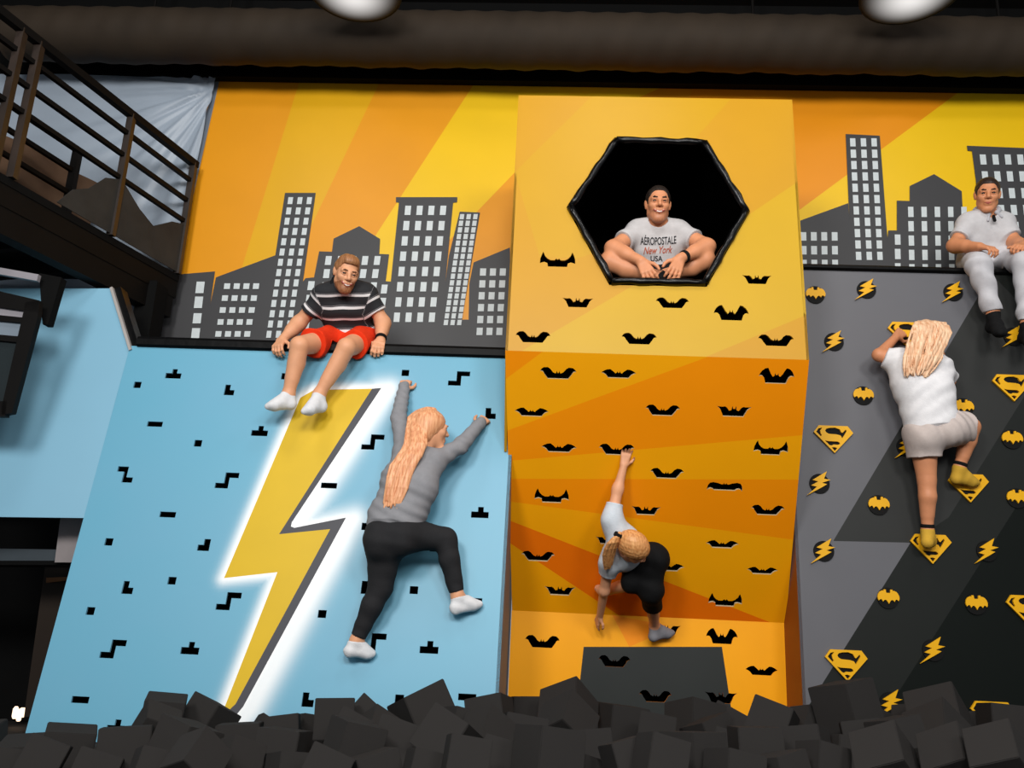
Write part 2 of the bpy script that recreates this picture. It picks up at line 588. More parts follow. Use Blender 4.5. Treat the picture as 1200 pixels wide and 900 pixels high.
shifted = [(x + 0.045, y - 0.01) for x, y in bgu]
grid = []
gs = 0.02
us = [p[0] for p in byu + bgu]
vs_ = [p[1] for p in byu + bgu]
for i in range(int((max(us) - min(us) + 0.6) / gs)):
    for j in range(int((max(vs_) - min(vs_) + 0.6) / gs)):
        g = (min(us) - 0.3 + i * gs + 0.003 * (j % 2), min(vs_) - 0.3 + j * gs)
        if g[1] > BTOP - 0.01 or g[1] < -0.3 or g[0] < 0.02 or g[0] > BX1 - BX0 - 0.02: continue
        if min(poly_d(g, byu), poly_d(g, bgu)) < 0.3 and not any(min(x for x, _ in h) - .004 < g[0] < max(x for x, _ in h) + .004 and min(y for _, y in h) - .004 < g[1] < max(y for _, y in h) + .004 for h in holes):
            grid.append(g)
outer = [(0, -0.45), (BX1 - BX0, -0.45), (BX1 - BX0, BTOP), (0, BTOP)]
ov, tris, cen = cut_panel(outer, holes, [byu, bgu], grid=grid)
reg = [0 if inpoly(*c, byu) else (1 if inpoly(*c, bgu) else 2) for c in cen]
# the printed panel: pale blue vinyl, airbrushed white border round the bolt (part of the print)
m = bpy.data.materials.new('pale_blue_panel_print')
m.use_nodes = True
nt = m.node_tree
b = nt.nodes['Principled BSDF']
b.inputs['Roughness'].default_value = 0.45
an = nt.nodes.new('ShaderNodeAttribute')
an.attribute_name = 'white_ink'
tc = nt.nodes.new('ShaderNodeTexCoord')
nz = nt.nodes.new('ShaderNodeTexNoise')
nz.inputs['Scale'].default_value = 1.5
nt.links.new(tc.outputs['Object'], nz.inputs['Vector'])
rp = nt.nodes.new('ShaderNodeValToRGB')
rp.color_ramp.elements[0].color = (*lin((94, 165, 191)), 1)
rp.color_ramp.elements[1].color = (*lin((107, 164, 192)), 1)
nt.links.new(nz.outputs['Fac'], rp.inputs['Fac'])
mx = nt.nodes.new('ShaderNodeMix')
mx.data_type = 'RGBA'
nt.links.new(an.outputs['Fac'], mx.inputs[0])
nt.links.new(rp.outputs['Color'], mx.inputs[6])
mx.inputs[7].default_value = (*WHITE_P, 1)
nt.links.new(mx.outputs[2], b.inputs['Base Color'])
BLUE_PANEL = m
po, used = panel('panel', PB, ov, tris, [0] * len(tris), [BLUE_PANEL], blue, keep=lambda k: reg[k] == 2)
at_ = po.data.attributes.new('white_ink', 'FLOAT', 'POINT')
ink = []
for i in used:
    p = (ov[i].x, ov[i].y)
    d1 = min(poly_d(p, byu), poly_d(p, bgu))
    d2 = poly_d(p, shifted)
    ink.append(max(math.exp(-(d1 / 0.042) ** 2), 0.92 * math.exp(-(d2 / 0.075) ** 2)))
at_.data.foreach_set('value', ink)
bo, _ = panel('bolt_print', PB, ov, tris, reg, [BOLT_Y, BOLT_G], blue, keep=lambda k: reg[k] < 2)
tag(bo, 'yellow lightning bolt with grey drop edge and white halo')
tp = PB.p(0, BTOP)
mb = MB()
sd = [PB.p(BX1 - BX0, -0.45), PB.p(BX1 - BX0, BTOP), Vector((BX1, 5.98, tp.z)), Vector((BX1, 5.98, PB.p(0, -0.45).z))]
mb.prism(sd, (-0.018, 0, 0))
tag(mb.build('side_panel', SIDE_G, blue), 'bare grey side panel')
mb = MB()
n = 10
prof = [(-0.02 + 0.075 - 0.075 * math.cos(a), 0.0 + 0.038 + 0.038 * math.sin(a)) for a in [-math.pi / 2 + math.pi * k / n for k in range(n + 1)]]
yb, zb = tp.y - 0.012, tp.z - 0.005
prof = [(yb + 0.0, zb), (yb - 0.012, zb + 0.012), (yb - 0.012, zb + 0.05), (yb, zb + 0.068), (yb + 0.03, zb + 0.075), (yb + 0.16, zb + 0.075), (yb + 0.16, zb)]
x0, x1 = BX0 + 0.05, -0.312
mb.add([(x0, y, z) for y, z in prof] + [(x1, y, z) for y, z in prof],
       [tuple(range(6, -1, -1)), tuple(range(7, 14))] + [(k, (k + 1) % 7, 7 + (k + 1) % 7, 7 + k) for k in range(7)])
mb.build('ledge_pad', PADM, blue)
MB().box((x0, yb + 0.161, zb + 0.0), (x1, 5.97, zb + 0.06)).build('deck', BLACK, blue)

LABK = {'square': 'small square black hold', 'bar': 'black bar-shaped hold', 'tee': 'black upside-down T-shaped hold', 'ell': 'black L-shaped hold', 'jay': 'black J-shaped hold', 'step': 'black S-step hold', 'zed': 'black Z-step hold'}


def bolt_side(px, py):
    pts = [p[0] for p in BY if True]
    # x of the bolt's axis at this height
    ax = 395 - (py - 455) * 0.33
    return 'left' if px < ax else 'right'


byk = {}
for kd, px, py in BL: byk.setdefault((kd, bolt_side(px, py)), []).append((py, px))
for kd, px, py in BL:
    u, v = PB.uv(px, py)
    w, h = TDIM[kd]
    o = put(pocket_mesh(kd, [(x * w, y * h) for x, y in TET[kd]], BLUE), 'climbing_hold', PB.mat(u, v))
    sdn = bolt_side(px, py)
    lst = sorted(byk[(kd, sdn)])
    k = lst.index((py, px))
    if len(lst) == 1: lab = 'only %s %s of the yellow lightning bolt on the blue wall' % (LABK[kd], sdn)
    elif k == len(lst) - 1 and k > 1: lab = 'lowest %s %s of the yellow lightning bolt on the blue wall' % (LABK[kd], sdn)
    else: lab = '%s %s %s of the yellow lightning bolt on the blue wall' % (ORD[k], LABK[kd], sdn)
    tag(o, lab, 'climbing hold', 'cut-out holds on the blue wall')

# pale blue wing wall at the left
wing = empty('wing_wall', (-3.2, 4.8, FL), 'plain pale blue wall panel under the mezzanine, left of the lightning bolt wall', 'wall panel')
c0, c1 = PB.hit(143, 415), PB.hit(98, 607)
PW = Plane(c1, Vector((-1, -0.16, 0)) * -1, c0 - c1)
wp = [PW.hit(*p) for p in ((152, 413), (98, 607), (-60, 605), (-60, 338), (130, 338))]
WINGM = mat('pale_blue_wing_paint', (128, 180, 206), 0.5, 0.03, 1.2)
MB().prism([wp[k] for k in (0, 4, 3, 2, 1)], (0, 0.03, 0)).build('panel', WINGM, wing)
mb = MB()
a, b_ = PW.hit(131, 338), PW.hit(153.5, 411)
off = Vector((0.028, 0.05, 0))
mb.bar(a + off, b_ + off, 0.06, 0.09, up=(0, 1, 0))
mb.build('edge_pad', VINYL, wing)
MB().bar(a + Vector((0.004, -0.006, 0)), b_ + Vector((0.004, -0.006, 0)), 0.018, 0.03, up=(0, 1, 0)).build('edge_trim', mat('pale_edge_strip', (176, 170, 166), 0.5), wing)

# ------------------------------------------------------------------ yellow climbing wall with the hexagon
YX0, YX1 = -0.285, 1.43
YW = YX1 - YX0
P1 = Plane((YX0, 4.674, H(1.420)), (1, 0, 0), (0, 0.1045, 1.729))
P2 = Plane((YX0, 5.70, H(-0.02)), (1, 0, 0), (0, -1.026, 1.440))
P3 = Plane((YX0, 5.70, H(-0.95)), (1, 0, 0), (0, 0, 1))
L1, L2, L3 = math.hypot(0.1045, 1.729), math.hypot(1.026, 1.440), 0.93
yellow = empty('climbing_wall', (0.6, 5.3, FL), 'yellow and orange sunray climbing wall with bat-shaped holes and a hexagon opening', 'climbing wall')
BAT = [(1, 'horned', 653.5, 305, 41), (1, 'pointed', 677, 354, 37), (1, 'swept', 788, 355, 39), (1, 'high_winged', 857, 367, 40.5), (1, 'pointed', 887, 327, 34),
       (1, 'swept', 624.5, 395, 41), (1, 'swept', 749, 397, 42), (1, 'swept', 909.5, 399, 41),
       (2, 'swept', 654, 437.5, 42), (2, 'flat', 725, 437, 42), (2, 'high_winged', 910, 441, 41), (2, 'flat', 623, 482, 40), (2, 'swept', 776.5, 481, 41), (2, 'pointed', 860, 481.5, 41),
       (2, 'flat', 655, 524, 41), (2, 'swept', 722.5, 527, 41), (2, 'horned', 903.5, 526, 41), (2, 'swept', 781.5, 555, 40), (2, 'drooped', 849.5, 570, 41),
       (2, 'horned', 646.5, 582, 40), (2, 'pointed', 757, 598, 35), (2, 'swept', 899.5, 598, 39), (2, 'swept', 630.5, 652, 39), (2, 'flat', 846.5, 637, 38), (2, 'flat', 893.5, 668, 37),
       (2, 'pointed', 656, 692, 37), (2, 'horned', 850, 704, 39), (2, 'flat', 783, 664, 38), (2, 'pointed', 713, 633, 30),
       (3, 'swept', 635.5, 752, 41), (3, 'pointed', 781, 737.5, 34), (3, 'high_winged', 846, 746, 37), (3, 'flat', 892.5, 785, 38.5),
       (3, 'swept', 720, 775, 38), (3, 'swept', 768, 816, 38), (3, 'pointed', 845, 817, 37), (3, 'flat', 638, 831, 38)]
HEX = [(720, 161.4), (827.6, 164.6), (879, 247.5), (828.4, 336), (714, 334), (663.7, 243)]
PLN = {1: P1, 2: P2, 3: P3}


def bat_outline(kd, span): return [(x * span, y * span) for x, y in BATS[kd]]


bat_uv = []
for pn, kd, px, py, wpx in BAT:
    pl = PLN[pn]
    u, v = pl.uv(px, py)
    ua, ub = pl.uv(px - wpx / 2, py)[0], pl.uv(px + wpx / 2, py)[0]
    bat_uv.append((pn, kd, u, v, round((ub - ua) / 0.01) * 0.01))
hexu = [P1.uv(*p) for p in HEX]
y1 = [((687, 119), (605, 200)), ((860, 112), (700, 290)), ((719, 348), (605, 415)), ((945, 369), (830, 417)), ((938, 211), (880, 250))]
y1 = [extend(a, b_, 0.3, 0.3) for a, b_ in y1]
y2 = [((632, 415), (593, 444)), ((830, 418), (596, 504)), ((940, 510), (597, 540)), ((935, 562), (597, 561)), ((926, 632), (600, 588)), ((884, 722), (600, 611)), ((722, 719), (600, 638))]
y2 = [extend(a, b_, 0.12, 0.12) for a, b_ in y2]
y3 = [((716, 718), (760, 800)), ((884, 722), (960, 800))]
y3 = [extend(a, b_, 0.2, 0.4) for a, b_ in y3]
y2b = P2.uv(600, 721)[0], P2.uv(922, 722)[0]
CH = [(684, 758), (846, 758), (868, 905), (668, 905)]      # plain charcoal block at the foot of the print


def yreg1(px, py):
    s = [line_side(px, py, *l) > 0 for l in y1]
    if s[0]: return 1
    if s[1] and py < 300: return 0
    if s[2] and px < 730: return 1
    if not s[3] and px > 800: return 3
    if px > 800 and not s[4] and py < 260: return 1
    if px > 760 and py < 250: return 3
    return 2


def yreg2(px, py):
    s = [line_side(px, py, *l) for l in y2]
    if s[0] > 0: return 5
    if s[1] > 0: return 4
    if s[2] > 0: return 5
    if s[3] > 0: return 4
    if s[4] > 0: return 5
    if s[5] > 0: return 4
    if s[6] > 0: return 6
    return 4


YM = [Y_LIGHT, Y_AMBER, Y_BRIGHT, Y_AMBER, O_LIGHT, O_MID, O_DARK, CHAR_P]
for pn, outer, lns, fn, hs in ((1, [(0, 0), (YW, 0), (YW, L1), (0, L1)], y1, yreg1, [hexu]),
                               (2, [(y2b[0], 0), (y2b[1], 0), (YW, L2), (0, L2)], y2, yreg2, []),
                               (3, [(0.06, 0), (1.84, 0), (1.84, L3), (0.06, L3)], y3, None, [])):
    pl = PLN[pn]
    hol = hs + [[(u + x, v + y) for x, y in bat_outline(kd, s)] for q, kd, u, v, s in bat_uv if q == pn]
    loops = []
    if pn == 3: loops = [[pl.uv(*p) for p in CH]]
    ov, tris, cen = cut_panel(outer, hol, loops, [[pl.uv(*a), pl.uv(*b_)] for a, b_ in lns])
    idx = []
    for c in cen:
        px, py = proj(pl.p(*c))
        if pn == 3:
            k = 7 if inpoly(*c, loops[0]) else (5 if line_side(px, py, *y3[0]) < 0 and px < 760 and px > 700 and py < 800 else 4)
        else: k = fn(px, py)
        idx.append(k)
    panel(('hexagon_panel', 'overhang_panel', 'foot_panel')[pn - 1], pl, ov, tris, idx, YM, yellow)
mb = MB()
for x, sg in ((YX0, 1), (YX1, -1)):
    sd = [Vector((x, 4.674, H(1.420))), Vector((x, 4.7785, H(3.149))), Vector((x, 5.99, H(3.149))), Vector((x, 5.99, H(1.60))), Vector((x, 5.05, H(1.60))), Vector((x, 5.05, H(0.90)))]
    MB().prism(sd, (0.015 * sg, 0, 0)).build('side_panel', Y_AMBER, yellow)
MB().prism([(YX0, 4.7785, H(3.149)), (YX1, 4.7785, H(3.149)), (YX1, 5.99, H(3.149)), (YX0, 5.99, H(3.149))], (0, 0, -0.012)).build('top_panel', Y_AMBER, yellow)
mb = MB()
hp = [P1.p(*q) for q in hexu]
back = [p + Vector((0, 1.12, 0)) for p in hp]
mb.add(hp + back, [(k, (k + 1) % 6, 6 + (k + 1) % 6, 6 + k) for k in range(6)] + [(6, 7, 8, 9, 10, 11)])
mb.build('tunnel_lining', VOID, yellow)
cx = sum((p for p in hp), Vector()) / 6
for k in range(6):
    a, b_ = hp[k], hp[(k + 1) % 6]
    inn = (cx - (a + b_) / 2).normalized() * 0.022
    off = inn + P1.n * 0.012
    d = (b_ - a).normalized() * 0.012
    pts = [a + off + d + (b_ - a - 2 * d) * (j / 10) + inn * (0.12 * math.sin(j * 2.1 + k)) for j in range(11)]
    MB().tube(pts, [0.021 + 0.0035 * math.sin(j * 1.7 + k) for j in range(11)], 10).build('rim_pad', VINYL, yellow, smooth=True)

PN = {1: 'upright hexagon panel', 2: 'overhanging orange panel', 3: 'lowest yellow panel'}
LK = {'swept': 'swept-wing bat-shaped hole', 'horned': 'horned bat-shaped hole', 'pointed': 'pointed-wing bat-shaped hole', 'high_winged': 'high-winged bat-shaped hole', 'drooped': 'droop-winged bat-shaped hole', 'flat': 'shallow V-wing bat-shaped hole'}
byk = {}
for (pn, kd, px, py, w_), q in zip(BAT, bat_uv): byk.setdefault((pn, kd), []).append((py, px))
for (pn, kd, px, py, w_), q in zip(BAT, bat_uv):
    rim = Y_AMBER if pn == 1 else (PLY if pn == 2 else O_MID)
    o = put(pocket_mesh('%s%.2f' % (kd, q[4]), bat_outline(kd, q[4]), rim), 'climbing_hold', PLN[pn].mat(q[2], q[3]))
    lst = sorted(byk[(pn, kd)])
    k = lst.index((py, px))
    if len(lst) == 1: lab = 'only black %s on the %s of the yellow wall' % (LK[kd], PN[pn])
    else: lab = '%s black %s on the %s of the yellow wall' % (ORD[k], LK[kd], PN[pn])
    tag(o, lab, 'climbing hold', 'bat-shaped holes on the yellow wall')

# ------------------------------------------------------------------ grey climbing wall
GX0, GX1 = 1.511, 4.3
PG = Plane((GX0, 5.35, H(-0.6)), (1, 0, 0), (0, 0.08, 2.85))
GTOP = PG.uv(1000, 317)[1]
grey = empty('climbing_wall', (2.8, 5.5, FL), 'grey and charcoal climbing wall with yellow emblem holds', 'climbing wall')
gl = [((1165, 316), (977, 633)), ((977, 634), (1067, 636)), ((1067, 636), (942, 836)), ((1220, 548), (1060, 800)), ((1112, 606), (1184, 608)), ((1200, 465), (1112, 606))]
ext = [extend(*gl[0], 0.1, 0.0), (gl[0][1], gl[1][0]), gl[1], (gl[1][1], gl[2][0]), extend(*gl[2], 0, 0.5), extend(*gl[3], 0.4, 0.4), gl[4], gl[5]]
outer = [(0, -0.35), (GX1 - GX0, -0.35), (GX1 - GX0, GTOP), (0, GTOP)]
ov, tris, cen = cut_panel(outer, lines=[[PG.uv(*a), PG.uv(*b_)] for a, b_ in ext])
idx = []
for c in cen:
    px, py = proj(PG.p(*c))
    s = [line_side(px, py, *l) > 0 for l in gl]
    if (s[0] and py < 635) or (py >= 635 and s[2]): k = 0
    elif not s[3]: k = 4
    elif not s[5] and py < 607: k = 3
    elif py > 640 : k = 3
    else: k = 2
    idx.append(k)
panel('panel', PG, ov, tris, idx, [G_LIGHT, G_MID, G_DARK, G_DEEP, G_BLACK], grey)
tpg = PG.p(0, GTOP)
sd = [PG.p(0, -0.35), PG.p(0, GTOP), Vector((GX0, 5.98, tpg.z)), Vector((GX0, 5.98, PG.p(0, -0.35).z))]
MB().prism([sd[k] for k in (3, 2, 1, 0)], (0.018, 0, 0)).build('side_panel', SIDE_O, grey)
yb, zb = tpg.y - 0.012, tpg.z - 0.005
prof = [(yb + 0.0, zb), (yb - 0.012, zb + 0.012), (yb - 0.012, zb + 0.028), (yb, zb + 0.04), (yb + 0.03, zb + 0.045), (yb + 0.16, zb + 0.045), (yb + 0.16, zb)]
x0, x1 = GX0 + 0.0, GX1
mb = MB()
mb.add([(x0, y, z) for y, z in prof] + [(x1, y, z) for y, z in prof],
       [tuple(range(6, -1, -1)), tuple(range(7, 14))] + [(k, (k + 1) % 7, 7 + (k + 1) % 7, 7 + k) for k in range(7)])
mb.build('ledge_pad', PADM, grey)
MB().box((x0, yb + 0.161, zb), (x1, 5.97, zb + 0.035)).build('deck', BLACK, grey)


def plate(poly, z0, z1, holes=()):
    """flat plate from an outline with cut-outs, between heights z0 and z1 (local)"""
    ov, tris, cen = cut_panel(poly, holes)
    V = [(p.x, p.y, z1) for p in ov]
    F = []
    for t in tris:
        a, b_, c = (ov[i] for i in t[:3])
        F.append(t if (b_.x - a.x) * (c.y - a.y) - (b_.y - a.y) * (c.x - a.x) > 0 else t[::-1])
    for L in [poly] + list(holes):
        n = len(L)
        ar = sum(L[k][0] * L[(k + 1) % n][1] - L[(k + 1) % n][0] * L[k][1] for k in range(n))
        ccw = (ar > 0) == (L is poly)
        b0 = len(V)
        V += [(p[0], p[1], z1) for p in L] + [(p[0], p[1], z0) for p in L]
        for k in range(n):
            q = (b0 + k, b0 + n + k, b0 + n + (k + 1) % n, b0 + (k + 1) % n)
            F.append(q if ccw else q[::-1])
    return V, F


def local_mesh(name, V, F, m):
    me = bpy.data.meshes.new(name)
    me.from_pydata(V, [], F)
    me.materials.append(m)
    me.update()
    return me


DISC = [(0.062 * math.cos(2 * math.pi * k / 32), 0.062 * math.sin(2 * math.pi * k / 32)) for k in range(32)]
me_disc = local_mesh('backing', *plate(DISC, 0, 0.008), HOLE_B)
# bat emblem: yellow wings over the upper half of the disc
half = [(0, .012), (.006, .030), (.0115, .030), (.014, .050), (.0255, .050), (.0275, .040), (.034, .044), (.0505, .036), (.060, .022), (.064, .008), (.063, -.006), (.058, -.016), (.051, -.009), (.043, -.007), (.036, -.016), (.034, -.022), (.026, -.012), (.017, -.010), (.009, -.018), (.004, -.026), (0, -.034)]
half[0] = (0, .030)
BE = half + [(-x, y) for x, y in reversed(half[1:-1])]
BE = BE[::-1]
me_bat = local_mesh('emblem', *plate(BE, 0.008, 0.018), EMB_Y)
BO = [(.052, .088), (-.045, .020), (-.016, .012), (-.058, -.016), (-.020, -.020), (-.094, -.080), (.034, -.001), (.008, .010), (.066, .028), (.022, .037)]
BO = [(-.085, -.078), (.0, -.030), (.043, -.004), (.012, .004), (.066, .024), (.026, .030), (.046, .078), (-.046, .020), (-.010, .012), (-.056, -.014), (-.020, -.022)]
me_bolt = local_mesh('emblem', *plate(BO, 0.008, 0.018), EMB_Y)
SHO = [(0, -.102), (.123, .030), (.090, .074), (-.090, .074), (-.123, .030)]
# the dark cut-outs inside the shield that leave the letter S
S1 = [(-.068, .060), (-.092, .054), (-.108, .032), (-.080, .002), (-.074, .012), (-.080, .022), (-.083, .040)]
S2 = [(-.020, .060), (.012, .062), (.040, .052), (.046, .040), (.050, .032), (.056, .030), (.078, .052), (.082, .040), (.062, .008), (.052, -.006), (.043, .012), (.020, .018), (-.030, .021), (-.046, .030), (-.052, .042), (-.042, .054)]
S3 = [(-.058, -.022), (-.035, -.027), (.024, -.028), (.036, -.036), (.036, -.044), (.022, -.049), (-.006, -.048), (-.016, -.055), (-.030, -.052)]
S4 = [(-.016, -.068), (.0, -.064), (.018, -.070), (.001, -.090)]
me_sh = local_mesh('emblem', *plate(SHO, 0.004, 0.018, [S1, S2, S3, S4]), EMB_Y)
me_shb = local_mesh('backing', *plate([(x * 0.97, y * 0.97) for x, y in SHO], 0, 0.005), HOLE_B)
GH = [('bat', 955, 346), ('bat', 1011, 464), ('bat', 1128, 478), ('bat', 1185, 515), ('bat', 1029, 592), ('bat', 1191, 584), ('bat', 1040, 701), ('bat', 1143, 708),
      ('bolt', 1015, 340), ('bolt', 1116.5, 343), ('bolt', 977, 401), ('bolt', 1187, 395), ('bolt', 960, 567), ('bolt', 965, 646), ('bolt', 1156, 646), ('bolt', 1093, 762), ('bolt', 1043, 824), ('bolt', 1062, 524),
      ('shield', 976, 513), ('shield', 1062, 391), ('shield', 1185, 453), ('shield', 1134, 570), ('shield', 1090, 641), ('shield', 991, 777), ('shield', 1162, 838), ('shield', 1203, 713)]
GL = {'bat': 'black disc hold with a yellow bat emblem', 'bolt': 'black disc hold with a yellow lightning emblem', 'shield': 'yellow diamond shield hold with an S'}
for kd, px, py in GH:
    u, v = PG.uv(px, py)
    m4 = PG.mat(u, v, 0.001)
    o = bpy.data.objects.new('climbing_hold', None)
    COL.objects.link(o)
    o.empty_display_size = 0.05
    o.matrix_world = m4
    LOC[o.name] = m4.to_translation()
    for nm, me in (('backing', me_shb if kd == 'shield' else me_disc), ('emblem', {'bat': me_bat, 'bolt': me_bolt, 'shield': me_sh}[kd])):
        c = bpy.data.objects.new(nm, me)
        COL.objects.link(c)
        c.parent = o
    lst = sorted((p[2], p[1]) for p in GH if p[0] == kd)
    k = lst.index((py, px))
    lab = ('lowest' if k == len(lst) - 1 else ORD[k]) + ' ' + GL[kd] + ' on the grey wall'
    tag(o, lab, 'climbing hold', 'emblem holds on the grey wall')

# ------------------------------------------------------------------ mezzanine at the left
def rl(px, h):
    """point on the railing's upright plane at photo x on the top rail: linear between two posts"""
    return None


RA, RB = Vector((-2.84, 5.90, 0)), Vector((-3.32, 4.02, 0))     # railing line, from the mural to the camera
rdir = (RB - RA).normalized()


def rp(t, h): return Vector((RA.x + rdir.x * t, RA.y + rdir.y * t, H(h)))


RN = Vector((rdir.y, -rdir.x, 0))       # towards the platform side or away
if RN.x > 0: RN = -RN
mezz = empty('mezzanine_platform', rp(0, 2.2) + RN * 1.0, 'black steel mezzanine platform at the top left, above the plain blue wing wall', 'platform')
RT0, RT1 = 0.0, 3.6
mb = MB()
v = [rp(RT0, 2.30), rp(RT1, 2.30), rp(RT1, 2.30) + RN * 2.6, rp(RT0 + 0.66, 2.30) + RN * 2.6]
mb.prism(v, (0, 0, -0.05))
mb.build('deck', BLACK, mezz)
mb = MB()
for k in range(9):
    t = 0.15 + k * 0.42
    mb.bar(rp(t, 2.185) + RN * 0.05, rp(t, 2.185) + RN * (0.25 if k == 0 else 1.6 if k == 1 else 2.5), 0.05, 0.12)
mb.build('joist', BLACK, mezz)
MB().bar(rp(RT0, 2.205) + RN * 0.03, rp(RT1, 2.205) + RN * 0.03, 0.05, 0.17).build('edge_beam', STEEL_B, mezz)
MB().bar(rp(0.02, 2.05) + RN * 0.06, rp(RT1, 2.05) + RN * 0.06, 0.10, 0.18).build('lower_beam', STEEL_B, mezz)
mb = MB()
mb.box((RA.x - 0.16, 5.62, FL), (RA.x - 0.02, 5.80, H(2.15)))
mb.build('column', BLACK, mezz)

rail = empty('railing', rp(0.3, 2.31), 'black steel guard railing along the mezzanine edge, top left', 'railing')
POST = STEEL_B
for t in (0.03, 0.72, 1.53, 1.66):
    MB().bar(rp(t, 2.303), rp(t, 3.22), 0.045, 0.045, up=(0, 1, 0)).build('post', mat('worn_steel_post', (40, 30, 24), 0.45, 0.3, 7.0, 0.5), rail)
for h, w in ((3.22, 0.05), (3.07, 0.03), (2.90, 0.03), (2.73, 0.03)):
    MB().bar(rp(0.0, h), rp(RT1, h), w, w).build('rail', STEEL_B, rail)
# dark mesh screen with a scalloped top edge laced under the lowest rail
scr = [(0.04, 2.312), (0.04, 2.70), (0.18, 2.66), (0.36, 2.54), (0.52, 2.60), (0.72, 2.72), (0.86, 2.66), (0.98, 2.52), (1.10, 2.45), (1.2, 2.312)]
MB().prism([rp(t, h) - RN * 0.012 for t, h in scr], RN * 0.006).build('screen', mat('dark_mesh_screen', (52, 50, 47), 0.7, 0.2, 5.0, 0.2, 0.4, 6.0), rail)

# second railing across the far side of the platform, with brown cloth hung on it
rail2 = empty('railing', rp(0.6, 2.31) + RN * 0.5, 'shorter inner railing seen through the mezzanine railing, top left', 'railing')
o2 = RN * 0.42
for h in (2.99, 2.83, 2.66):
    MB().bar(rp(0.72, h) + o2, rp(RT1, h) + o2, 0.03).build('rail', STEEL_B, rail2)
MB().bar(rp(0.72, 2.305) + o2, rp(0.72, 3.0) + o2, 0.05, up=(0, 1, 0)).build('post', STEEL_B, rail2)
NU, NV = 70, 16
V, F = [], []
for i in range(NU + 1):
    for j in range(NV + 1):
        t = 0.32 + 3.1 * i / NU
        top = 2.93 + 0.04 * math.sin(3.1 * t + 0.5) + (0.12 if t > 1.2 else 0.0)
        h = 2.32 + (top - 2.32) * j / NV
        fold = 0.025 * math.sin(9 * t + 3 * h) + 0.015 * math.sin(23 * t - 5 * h) * (1 - j / NV)
        V.append(rp(t, h) + RN * (0.62 + fold))
for i in range(NU):
    for j in range(NV):
        F.append((i * (NV + 1) + j, (i + 1) * (NV + 1) + j, (i + 1) * (NV + 1) + j + 1, i * (NV + 1) + j + 1))
cl = mk('cloth_sheet', V, F, mat('brown_cloth', (104, 80, 62), 0.8, 0.2, 3.0, 0.2, 0.3, 9.0), None, None, rp(0.5, 2.31) + RN * 0.62, True)
tag(cl, 'brown cloth sheet hung behind the mezzanine railing, top left', 'cloth')

# crumpled clear-grey plastic sheet over the corner of the mural
V, F = [], []
NX, NZ = 150, 90
px0 = MP.hit(258, 108)
random.seed(4)
ph = [random.uniform(0, 6.28) for _ in range(30)]
for i in range(NX + 1):
    for j in range(NZ + 1):
        s, t = i / NX, j / NZ
        zt = H(4.02 - 1.65 * t)
        xr = MP.hit(*(257 - 27 * t * 1.2, 95 + 110 * t * 1.2)).x + 0.0
        x = -4.6 + (xr + 4.6) * s
        dx, dz = x - px0.x, zt - px0.z
        r = math.hypot(dx, dz) + 0.02
        an = math.atan2(dz, dx)
        am = min(1, r / 0.25) * math.exp(-r / 1.6)
        w = 0.020 * am * (math.sin(13 * an + ph[0]) + 0.6 * math.sin(27 * an + ph[1] + 2 * r) + 0.35 * math.sin(52 * an + 3 * r)) + 0.006 * math.sin(9 * x + 4 * zt)
        V.append((x, 5.93 + w - 0.02 * am, zt))
for i in range(NX):
    for j in range(NZ):
        F.append((i * (NZ + 1) + j + 1, (i + 1) * (NZ + 1) + j + 1, (i + 1) * (NZ + 1) + j, i * (NZ + 1) + j))
ps = mk('plastic_sheet', V, F, mat('grey_blue_plastic', (158, 170, 184), 0.4, 0.06, 2.0, 0.4), None, None, (-3.5, 5.93, H(2.4)), True)
tag(ps, 'wrinkled grey-blue plastic sheet on the mural behind the railing', 'plastic sheet')

# black framed panel under the mezzanine at the left edge
fr = empty('framed_screen', at(10, 480, 4.6), 'black framed screen with pale panes hanging under the mezzanine at the left edge', 'screen')
PF = Plane(at(10, 480, 4.6), (1, 0.02, 0), (0, 0, 1))


def fpoly(pts, off=0.0): return [PF.hit(x, y, off) for x, y in pts][::-1]


mb = MB()
mb.prism(fpoly([(-70, 325), (-70, 350), (44, 366), (46, 352)]), (0, 0.04, 0))
mb.prism(fpoly([(30, 354), (46, 352), (44, 372), (14, 484), (2, 486), (2, 476)]), (0, 0.04, 0))
mb.prism(fpoly([(-70, 362), (-70, 369), (26, 378), (27, 372)]), (0, 0.04, 0))
mb.prism(fpoly([(-70, 386), (-70, 392), (20, 401), (21, 394)]), (0, 0.04, 0))
mb.prism(fpoly([(-70, 470), (-70, 488), (6, 488), (8, 470)]), (0, 0.04, 0))
mb.build('frame', STEEL_B, fr)
PANE1 = mat('violet_grey_pane', (150, 146, 152), 0.35, 0.08, 3.0)
PANE2 = mat('blue_grey_pane', (126, 138, 150), 0.3, 0.08, 3.0)
PANE3 = mat('dark_teal_pane', (28, 36, 38), 0.2, 0.2, 3.0, 0.5)
for pts, mm in (([(-70, 345), (-70, 364), (27, 374), (31, 358)], PANE1), ([(-70, 368), (-70, 388), (20, 396), (26, 376)], PANE2), ([(-70, 390), (-70, 474), (4, 474), (19, 400)], PANE3)):
    MB().prism(fpoly(pts, -0.02), (0, 0.012, 0)).build('pane', mm, fr)
st = MB().prism(fpoly([(-70, 301), (-70, 309), (43, 329), (45, 321.5)], -0.03), (0, 0.03, 0)).build('light_strip_panel', PANE1, None, at(10, 310, 4.35))
tag(st, 'pale violet-grey strip panel above the framed screen at the left edge', 'panel')
hb = MB().prism(fpoly([(46, 320), (72, 325), (56, 380), (50, 380), (49, 372)], -0.10), (0, 0.06, 0)).build('hanger_bracket', BLACK, None, at(55, 350, 4.6))
tag(hb, 'black steel bracket hanging from the mezzanine beside the framed screen', 'bracket')

